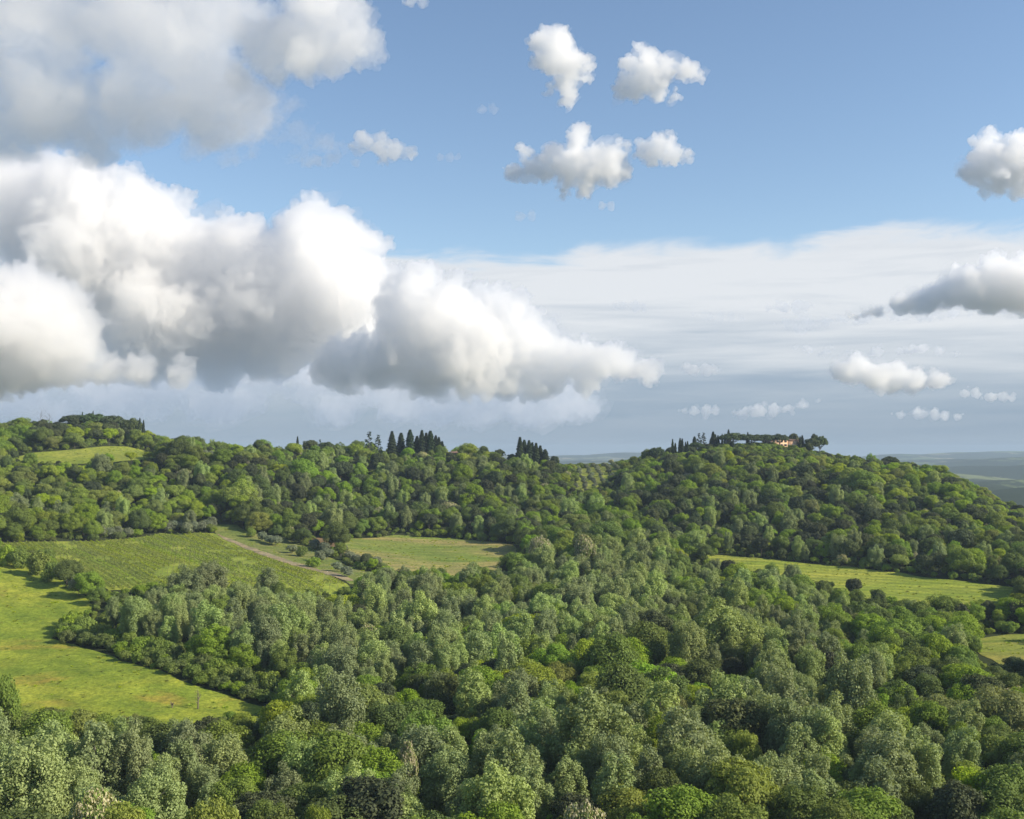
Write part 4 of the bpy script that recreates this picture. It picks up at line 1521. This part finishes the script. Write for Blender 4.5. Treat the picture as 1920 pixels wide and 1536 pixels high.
rest = ~single
wood('valley_wood', np.nonzero(rest & (T['y'] < 565))[0], 'dense mixed wood filling the valley floor')
wood('ridge_wood', np.nonzero(rest & (T['y'] >= 565) & (T['u'] < 1100))[0], 'dense mixed wood covering the left hill and middle ridge')
wood('hill_wood', np.nonzero(rest & (T['y'] >= 565) & (T['u'] >= 1100))[0], 'dense mixed wood covering the right villa hill')

def tussocks():
    global T
    rng = np.random.default_rng(9)
    X, Y = [], []
    for nm, poly in FIELD_POLYS:
        if nm in ('dirt_track', 'ploughed_field', 'vineyard_ground', 'clearing'):
            continue
        bb = np.array(poly)
        lo, hi = bb.min(0), bb.max(0)
        m = int((hi - lo).prod() * (0.05 if nm == 'meadow' else 0.05))
        px_, py_ = rng.uniform(lo[0], hi[0], m), rng.uniform(lo[1], hi[1], m)
        ok = inside(poly, px_, py_) & (np.abs(px_ / py_) < 0.52)
        ok &= N1.fbm(px_ / 7, py_ / 7, 3) > rng.uniform(0.25, 0.8, m)
        X.append(px_[ok])
        Y.append(py_[ok])
    X, Y = np.concatenate(X), np.concatenate(Y)
    n = len(X)
    T = dict(x=X, y=Y, z=ground_z(X, Y) + 0.1, kind=np.full(n, 'grass', dtype=object), h=rng.uniform(0.18, 0.5, n), w=rng.uniform(0.8, 1.5, n), rot=rng.uniform(0, 6.28, n), var=rng.integers(0, 60, n))
    print('tussocks', n)
    wood('grass_tussocks', np.arange(n), 'short tufted grass growing on the open fields')
    bpy.data.objects['grass_tussocks']['category'] = 'grass'


tussocks()

# ------------------------------------------------------------------ clouds: closed bodies of scattering vapour
bm = bmesh.new()
bmesh.ops.create_icosphere(bm, subdivisions=2, radius=1)
IV = np.array([v.co[:] for v in bm.verts])
IF = np.array([[l.vert.index for l in f.loops] for f in bm.faces])
bm.free()


def vapour(name, dens, col=(0.975, 0.975, 0.975), aniso=0.0):
    m, t, out, b = new_mat(name)
    v = b.n('ShaderNodeVolumeScatter')
    v.inputs['Color'].default_value = (*col, 1)
    v.inputs['Density'].default_value = dens
    v.inputs['Anisotropy'].default_value = aniso
    t.links.new(v.outputs[0], out.inputs['Volume'])
    return m


def cloud_mesh(name, seeds, D, seed, levels, nchild, vox, base_v, disp, grow=1.0, squash=1.0):
    rng = np.random.default_rng(seed)
    s = D / F
    cur = []
    for sd in seeds:
        u, v, r = sd[:3]
        dd = sd[3] if len(sd) > 3 else rng.uniform(-.5, .5) * r
        p = pix(u, v, D)
        p[1] += dd * s
        cur.append((p, r * s * grow))
    alls = list(cur)
    for l in range(levels):
        nx = []
        for p, r in cur:
            for k in range(nchild):
                n = rng.normal(size=3)
                n /= np.linalg.norm(n)
                if n[2] < -.35:
                    n[2] *= -.5
                if n[1] > .5:
                    n[1] *= -1
                nx.append((p + n * r * rng.uniform(.72, 1.0), r * rng.uniform(.26, .56)))
        cur = [q for q in nx if q[1] > vox * s * 1.2]
        alls += cur
    P = np.array([q[0] for q in alls])
    R = np.array([q[1] for q in alls])
    V = (IV[None] * R[:, None, None] * np.array((1, 1, squash)) + P[:, None]).reshape(-1, 3)
    Fc = (IF[None] + (np.arange(len(alls)) * len(IV))[:, None, None]).reshape(-1, 3)
    if base_v is not None:
        zb = pix(960, base_v, D)[2]
        hgt = V[:, 2] - zb
        V[:, 2] = np.where(hgt < 0, zb + hgt * .4, V[:, 2])
    c = V.mean(0)
    me = mesh_np(name, (V - c) / s, Fc)
    o = obj(name, me)
    md = o.modifiers.new('r', 'REMESH')
    md.mode = 'VOXEL'
    md.voxel_size = vox
    for ns, st, ty in disp:
        tx = bpy.data.textures.new('n', 'CLOUDS')
        tx.noise_scale = ns
        tx.noise_depth = 2
        if ty == 'BILLOW':
            tx.noise_type = 'HARD_NOISE'
            tx.noise_depth = 1
        dm = o.modifiers.new('d', 'DISPLACE')
        dm.texture = tx
        dm.strength = st
        dm.mid_level = .3 if ty == 'BILLOW' else .5
        dm.texture_coords = 'LOCAL'
        dm.direction = 'NORMAL' if ty == 'BILLOW' else ty
    md = o.modifiers.new('r2', 'REMESH')
    md.mode = 'VOXEL'
    md.voxel_size = vox * 0.85
    dg = bpy.context.evaluated_depsgraph_get()
    me2 = bpy.data.meshes.new_from_object(o.evaluated_get(dg))
    bpy.data.objects.remove(o)
    return me2, c, s


def islands(me):
    """the separate closed pieces of a mesh, tiny crumbs left out"""
    nv = len(me.vertices)
    E = np.empty(len(me.edges) * 2, 'i')
    me.edges.foreach_get('vertices', E)
    E = E.reshape(-1, 2)
    lab = np.arange(nv)
    while True:
        m = np.minimum(lab[E[:, 0]], lab[E[:, 1]])
        new = lab.copy()
        np.minimum.at(new, E[:, 0], m)
        np.minimum.at(new, E[:, 1], m)
        new = new[new]
        new = new[new]
        if (new == lab).all():
            break
        lab = new
    V = np.empty(nv * 3, 'f')
    me.vertices.foreach_get('co', V)
    V = V.reshape(-1, 3)
    ln = np.empty(len(me.polygons), 'i')
    me.polygons.foreach_get('loop_total', ln)
    li = np.empty(len(me.loops), 'i')
    me.loops.foreach_get('vertex_index', li)
    st = np.cumsum(ln) - ln
    Q = li[st[ln == 4][:, None] + np.arange(4)]
    T3 = li[st[ln == 3][:, None] + np.arange(3)] if (ln == 3).any() else np.zeros((0, 3), 'i')
    roots, cnt = np.unique(lab, return_counts=True)
    for r_ in roots[np.argsort(-cnt)]:
        sel = lab == r_
        if sel.sum() < 60:
            continue
        mp = np.cumsum(sel) - 1
        yield V[sel], [mp[Q[sel[Q[:, 0]]]], mp[T3[sel[T3[:, 0]]]]]


def cloud(seeds, D, seed, label, levels=2, nchild=9, vox=4.0, mfp=30, base_v=None, disp=1.0, fringe=None, aniso=0.6, group=None, squash=1.0):
    if group and 'bank' not in group:                    # ragged outline: torn smaller billows around each lobe
        rs = np.random.default_rng(seed + 500)
        seeds = [(u, v, r * 0.85, *q) for u, v, r, *q in seeds] + [(u + rs.normal() * r * (0.62 if group == SM else 1.1), v + rs.normal() * r * (0.6 if group == SM else 0.45), r * rs.uniform(0.25, 0.58), *q) for u, v, r, *q in seeds for kk in range(4)]
    e = bpy.data.objects.new('cloud', None)
    C.objects.link(e)
    dsp = [(70, 26 * disp, 'RGB_TO_XYZ'), (40, 34 * disp, 'BILLOW'), (18, 26 * disp, 'BILLOW'), (9, 13 * disp, 'BILLOW')]
    me, c, s = cloud_mesh('body', seeds, D, seed, levels, nchild, vox, base_v, dsp, 1.0, squash)
    mat = vapour('cloud_vapour', 1 / (mfp * s), aniso=aniso)
    e.location = c
    e.scale = (s, s, s)
    for V, Q in islands(me):
        obj('body', mesh_np('cloud_body', V, Q, [mat]), e)
    if fringe:
        me3, c3, s3 = cloud_mesh('fringe', seeds, D, seed + 50, levels, nchild, vox * 1.4, base_v, [(60, 56 * disp, 'RGB_TO_XYZ'), (24, 34 * disp, 'RGB_TO_XYZ'), (10, 16 * disp, 'RGB_TO_XYZ'), (5, 5 * disp, 'NORMAL')], fringe[0], squash)
        mat3 = vapour('cloud_fringe_vapour', 1 / (fringe[1] * s), aniso=aniso)
        for V, Q in islands(me3):
            f = obj('fringe', mesh_np('cloud_fringe', V, Q, [mat3]), e)
            f.location = tuple((c3 - c) / s)
    tag(e, label, 'cloud', group)
    return e


back = [(170, 400, 85), (250, 395, 60), (295, 392, 45), (60, 370, 80), (-60, 380, 100), (90, 440, 100), (280, 500, 110), (180, 520, 110), (380, 500, 85), (350, 455, 48), (440, 475, 55), (480, 510, 85), (440, 600, 110), (545, 450, 50),
        (585, 412, 40), (640, 440, 44), (600, 500, 80), (690, 468, 34), (560, 590, 100), (650, 580, 85), (300, 620, 100), (690, 560, 60), (520, 650, 70), (650, 660, 60), (400, 680, 55)]
cloud(back, 17000, 3, 'tallest white cumulus tower of the bank above the left ridge', levels=2, nchild=9, vox=2.7, mfp=22, base_v=735, fringe=(1.03, 170), group='cumulus bank on the left')
front = [(-160, 560, 130), (-60, 600, 100), (20, 575, 60), (60, 560, 42), (100, 560, 36), (70, 630, 90), (130, 620, 50), (150, 660, 42), (-100, 680, 100), (40, 690, 60), (130, 690, 40), (200, 695, 30), (260, 700, 28), (330, 704, 24)]
cloud(front, 12500, 4, 'bright rounded cumulus at the left edge, nearest of the bank', levels=2, nchild=9, vox=2.7, mfp=22, base_v=728, fringe=(1.03, 170), group='cumulus bank on the left')
right_ = [(765, 560, 46), (795, 528, 32), (745, 590, 50), (800, 620, 75), (855, 575, 42), (925, 575, 36), (900, 620, 58), (965, 598, 34), (880, 670, 70), (980, 655, 58), (1040, 675, 45), (1100, 678, 38), (1150, 664, 26), (1170, 688, 32),
          (1215, 698, 22), (800, 690, 60), (720, 680, 55), (940, 705, 45), (1020, 715, 35), (1100, 715, 28), (640, 690, 45), (1000, 735, 26)]
cloud(right_, 15000, 5, 'white cumulus sloping down to the right in the bank', levels=2, nchild=9, vox=2.7, mfp=20, base_v=745, fringe=(1.03, 160), group='cumulus bank on the left')
rc = np.random.default_rng(31)
under_ = [(uu, rc.uniform(685, 775), rc.uniform(22, 46)) for uu in range(-240, 1120, 15)]
cloud(under_, 22000, 6, 'flat grey cloud layer under the cumulus bank', levels=1, nchild=6, vox=3.4, mfp=75, disp=.9, squash=.7, fringe=(1.3, 220))
upper = [(rc.uniform(-170, 470), rc.uniform(-80, 235), rc.uniform(40, 70), rc.uniform(-60, 60)) for q in range(74)] + [(rc.uniform(-170, 180), rc.uniform(210, 275), rc.uniform(28, 46), rc.uniform(-40, 40)) for q in range(22)]
cloud(upper, 6500, 7, 'wide soft grey white cloud in the upper left corner', levels=2, nchild=7, vox=3.6, mfp=88, fringe=(1.12, 260), disp=1.0)
trail = [(rc.uniform(330, 650), 0, rc.uniform(9, 20), rc.uniform(-40, 40)) for q in range(34)]
trail = [(a, 175 + rc.uniform(0, 1) * (130 - (a - 330) * 0.1) + (a - 330) * 0.05, c, d) for a, b_, c, d in trail]
head = [(500, 90, 50), (560, 60, 55), (570, 110, 42), (620, 110, 36), (640, 60, 46), (670, 105, 30), (690, 75, 28), (700, 110, 18), (600, 20, 60), (660, 25, 36), (520, 140, 28), (580, 150, 18), (450, 150, 26)]
cloud(head, 6200, 8, 'brighter billowing head of the upper left cloud', levels=3, nchild=6, vox=3, mfp=45, fringe=(1.08, 130), disp=.8)
SM = 'small fair weather cumulus puffs'
cloud([(1020, 85, 26), (1050, 85, 30), (1060, 115, 36), (1085, 125, 24), (1030, 120, 26), (1050, 150, 18), (1030, 165, 9), (1085, 145, 18)], 6000, 11, 'left of the two white cumulus puffs high in the blue', vox=1.9, levels=3, nchild=6, mfp=15, disp=.8, fringe=(1.2, 60), group=SM)
cloud([(1160, 178, 18), (1190, 165, 26), (1215, 145, 34), (1245, 135, 28), (1285, 130, 20), (1300, 145, 12), (1205, 112, 18), (1230, 170, 22)], 6200, 12, 'right of the two white cumulus puffs high in the blue', vox=1.9, levels=3, nchild=6, mfp=15, disp=.8, fringe=(1.2, 60), group=SM)
cloud([(960, 325, 18), (985, 285, 12), (1000, 320, 24), (1040, 315, 28), (1080, 310, 34), (1125, 305, 36), (1150, 290, 26), (1100, 340, 26), (1060, 345, 18), (1165, 320, 18)], 7500, 13, 'long ragged white cumulus in the middle of the blue', vox=2.0, levels=3, nchild=6, mfp=15, disp=.8, fringe=(1.2, 60), group=SM)
cloud([(1205, 285, 18), (1240, 280, 28), (1265, 290, 18), (1285, 295, 12), (1225, 300, 16)], 7500, 14, 'round white puff right of the long ragged cumulus', vox=1.9, levels=3, nchild=6, mfp=15, disp=.75, fringe=(1.2, 60), group=SM)
cloud([(685, 268, 16), (712, 278, 20), (745, 283, 18), (768, 290, 10), (722, 292, 12)], 7000, 15, 'small white cloud scrap below the upper left cloud', vox=2.0, mfp=22, disp=.55, fringe=(1.2, 50), group=SM)
cloud([(1725, 375, 16, -500), (1742, 360, 16, -500), (1790, 342, 16, -350), (1815, 345, 22, -200), (1840, 315, 34), (1880, 320, 40), (1930, 300, 50), (1905, 345, 24), (1850, 350, 16)], 8000, 16, 'white cumulus puff at the right edge of the picture', vox=2.0, levels=3, nchild=6, mfp=15, disp=.8, fringe=(1.2, 60), group=SM)
cloud([(1640, 590, 18), (1690, 575, 22), (1730, 570, 26), (1770, 555, 30), (1810, 545, 38), (1860, 540, 48), (1910, 540, 52), (1960, 545, 50), (1600, 600, 12)], 11000, 17, 'dark based cumulus at the right above the distant hills', vox=2.4, mfp=16, disp=.6, base_v=588, fringe=(1.08, 90))
cloud([(1585, 700, 24), (1610, 690, 24), (1570, 690, 14), (1640, 710, 26), (1680, 710, 26), (1715, 715, 22), (1690, 690, 14), (1755, 715, 18), (1770, 710, 12)], 13000, 18, 'ragged white cumulus above the right hill', vox=2.2, mfp=16, disp=.55, base_v=748, fringe=(1.1, 80))
ST = 'pale cloud streaks under the dark based cumulus'
cloud([(1480 + 34 * q, 606 - q * 2.2 + (q * 7) % 5, 11 + (q * 5) % 7) for q in range(15)], 18000, 41, 'long pale cloud streak below the dark based cumulus', vox=2.0, mfp=40, disp=.6, squash=.5, group=ST)
cloud([(1150 + 16 * q, 574 - (q * 7) % 4, 6 + (q * 5) % 4) for q in range(4)], 18000, 42, 'small pale streak right of the cumulus tower', vox=1.8, mfp=40, disp=.5, squash=.6, group=ST)
cloud([(1300 + 26 * q, 592 + (q * 7) % 7, 8 + (q * 5) % 5) for q in range(4)], 18000, 43, 'faint flat streak left of the dark based cumulus', vox=1.8, mfp=70, disp=.6, squash=.5, group=ST)
cloud([(1440 + 30 * q, 578 - (q * 11) % 9, 7 + (q * 5) % 6) for q in range(3)], 17000, 44, 'tiny pale puff above the long streak', vox=1.8, mfp=30, disp=.5, group=ST)
LO = 'low flat cloud scraps above the horizon'
cloud([(1700, 658, 10), (1730, 655, 13), (1760, 660, 12), (1790, 665, 8), (1640, 660, 10), (1520, 655, 12), (1550, 660, 10), (1590, 662, 8)], 16000, 19, 'flat pale cloud streak over the ragged cumulus', vox=1.8, mfp=20, disp=.4, fringe=(1.15, 60), group=LO, squash=.7)
cloud([(1690, 778, 8), (1720, 776, 10), (1750, 774, 11), (1775, 778, 8), (1795, 780, 5)], 16000, 20, 'flat pale cloud low above the right hill crest', vox=1.7, mfp=18, disp=.35, base_v=788, fringe=(1.15, 60), group=LO)
cloud([(1390, 775, 10), (1420, 772, 13), (1450, 768, 12), (1480, 765, 10), (1505, 758, 9), (1375, 778, 7)], 16000, 21, 'pale cloud scraps above the villa', vox=1.7, mfp=20, disp=.4, base_v=790, fringe=(1.15, 60), group=LO)
cloud([(1810, 738, 8), (1830, 735, 7)], 15000, 22, 'left of two tiny white clouds at the far right', vox=1.6, mfp=16, disp=.3, group=LO)
cloud([(1858, 745, 9), (1872, 742, 10), (1885, 743, 7)], 15000, 23, 'right of two tiny white clouds at the far right', vox=1.6, mfp=16, disp=.3, group=LO)
cloud([(1285, 690, 10), (1305, 695, 12), (1330, 692, 10), (1345, 690, 6)], 15000, 24, 'small pale puff at the right tip of the cumulus bank', vox=1.7, mfp=20, disp=.35, fringe=(1.15, 60), group=LO)
cloud([(1280, 772, 6), (1300, 770, 8), (1325, 768, 10), (1342, 768, 6)], 16000, 25, 'small pale scrap low between the bank and the villa', vox=1.7, mfp=20, disp=.35, fringe=(1.15, 60), group=LO)
WI = 'faint wisps in the blue'
cloud([(905, 205, 7), (920, 201, 8)], 8000, 26, 'tiny faint wisp left of the high puffs', vox=1.8, mfp=60, disp=.4, group=WI)
cloud([(825, 292, 7), (840, 295, 8), (850, 293, 5)], 8000, 27, 'tiny faint wisp right of the small cloud scrap', vox=1.8, mfp=50, disp=.4, group=WI)
cloud([(975, 405, 8), (995, 402, 9)], 9000, 28, 'tiny faint wisp below the long ragged cumulus', vox=1.8, mfp=55, disp=.4, group=WI)
cloud([(1130, 383, 8), (1142, 385, 7)], 7500, 29, 'tiny detached tuft below the long ragged cumulus', vox=1.8, mfp=30, disp=.4, group=WI)
cloud([(770, 4, 10), (785, 2, 12), (795, 6, 8)], 6000, 30, 'small white tuft cut by the top edge', vox=2, mfp=25, disp=.45, group=WI)
cloud([(590, 300, 12), (620, 295, 14), (640, 290, 8), (605, 310, 8)], 7000, 31, 'thin ragged wisp under the upper left cloud', vox=2, mfp=60, disp=.6, group=WI)
cloud(trail, 6800, 32, 'thin pale streaks hanging below the upper left cloud', vox=2.4, mfp=170, disp=1.0, group=WI, squash=.6, fringe=(1.4, 330))

# ------------------------------------------------------------------ haze
def build_haze():
    m, t, out, b = new_mat('air_haze')
    v = b.n('ShaderNodeVolumePrincipled')
    v.inputs['Color'].default_value = (0.47, 0.60, 0.76, 1)
    v.inputs['Density'].default_value = 0.000095
    t.links.new(v.outputs[0], out.inputs['Volume'])
    V, Q = box(-16500, 16500, -4000, 19000, -330, 118)
    o = obj('haze', mesh_np('haze', V, Q, [m]))
    tag(o, kind='stuff')


build_haze()
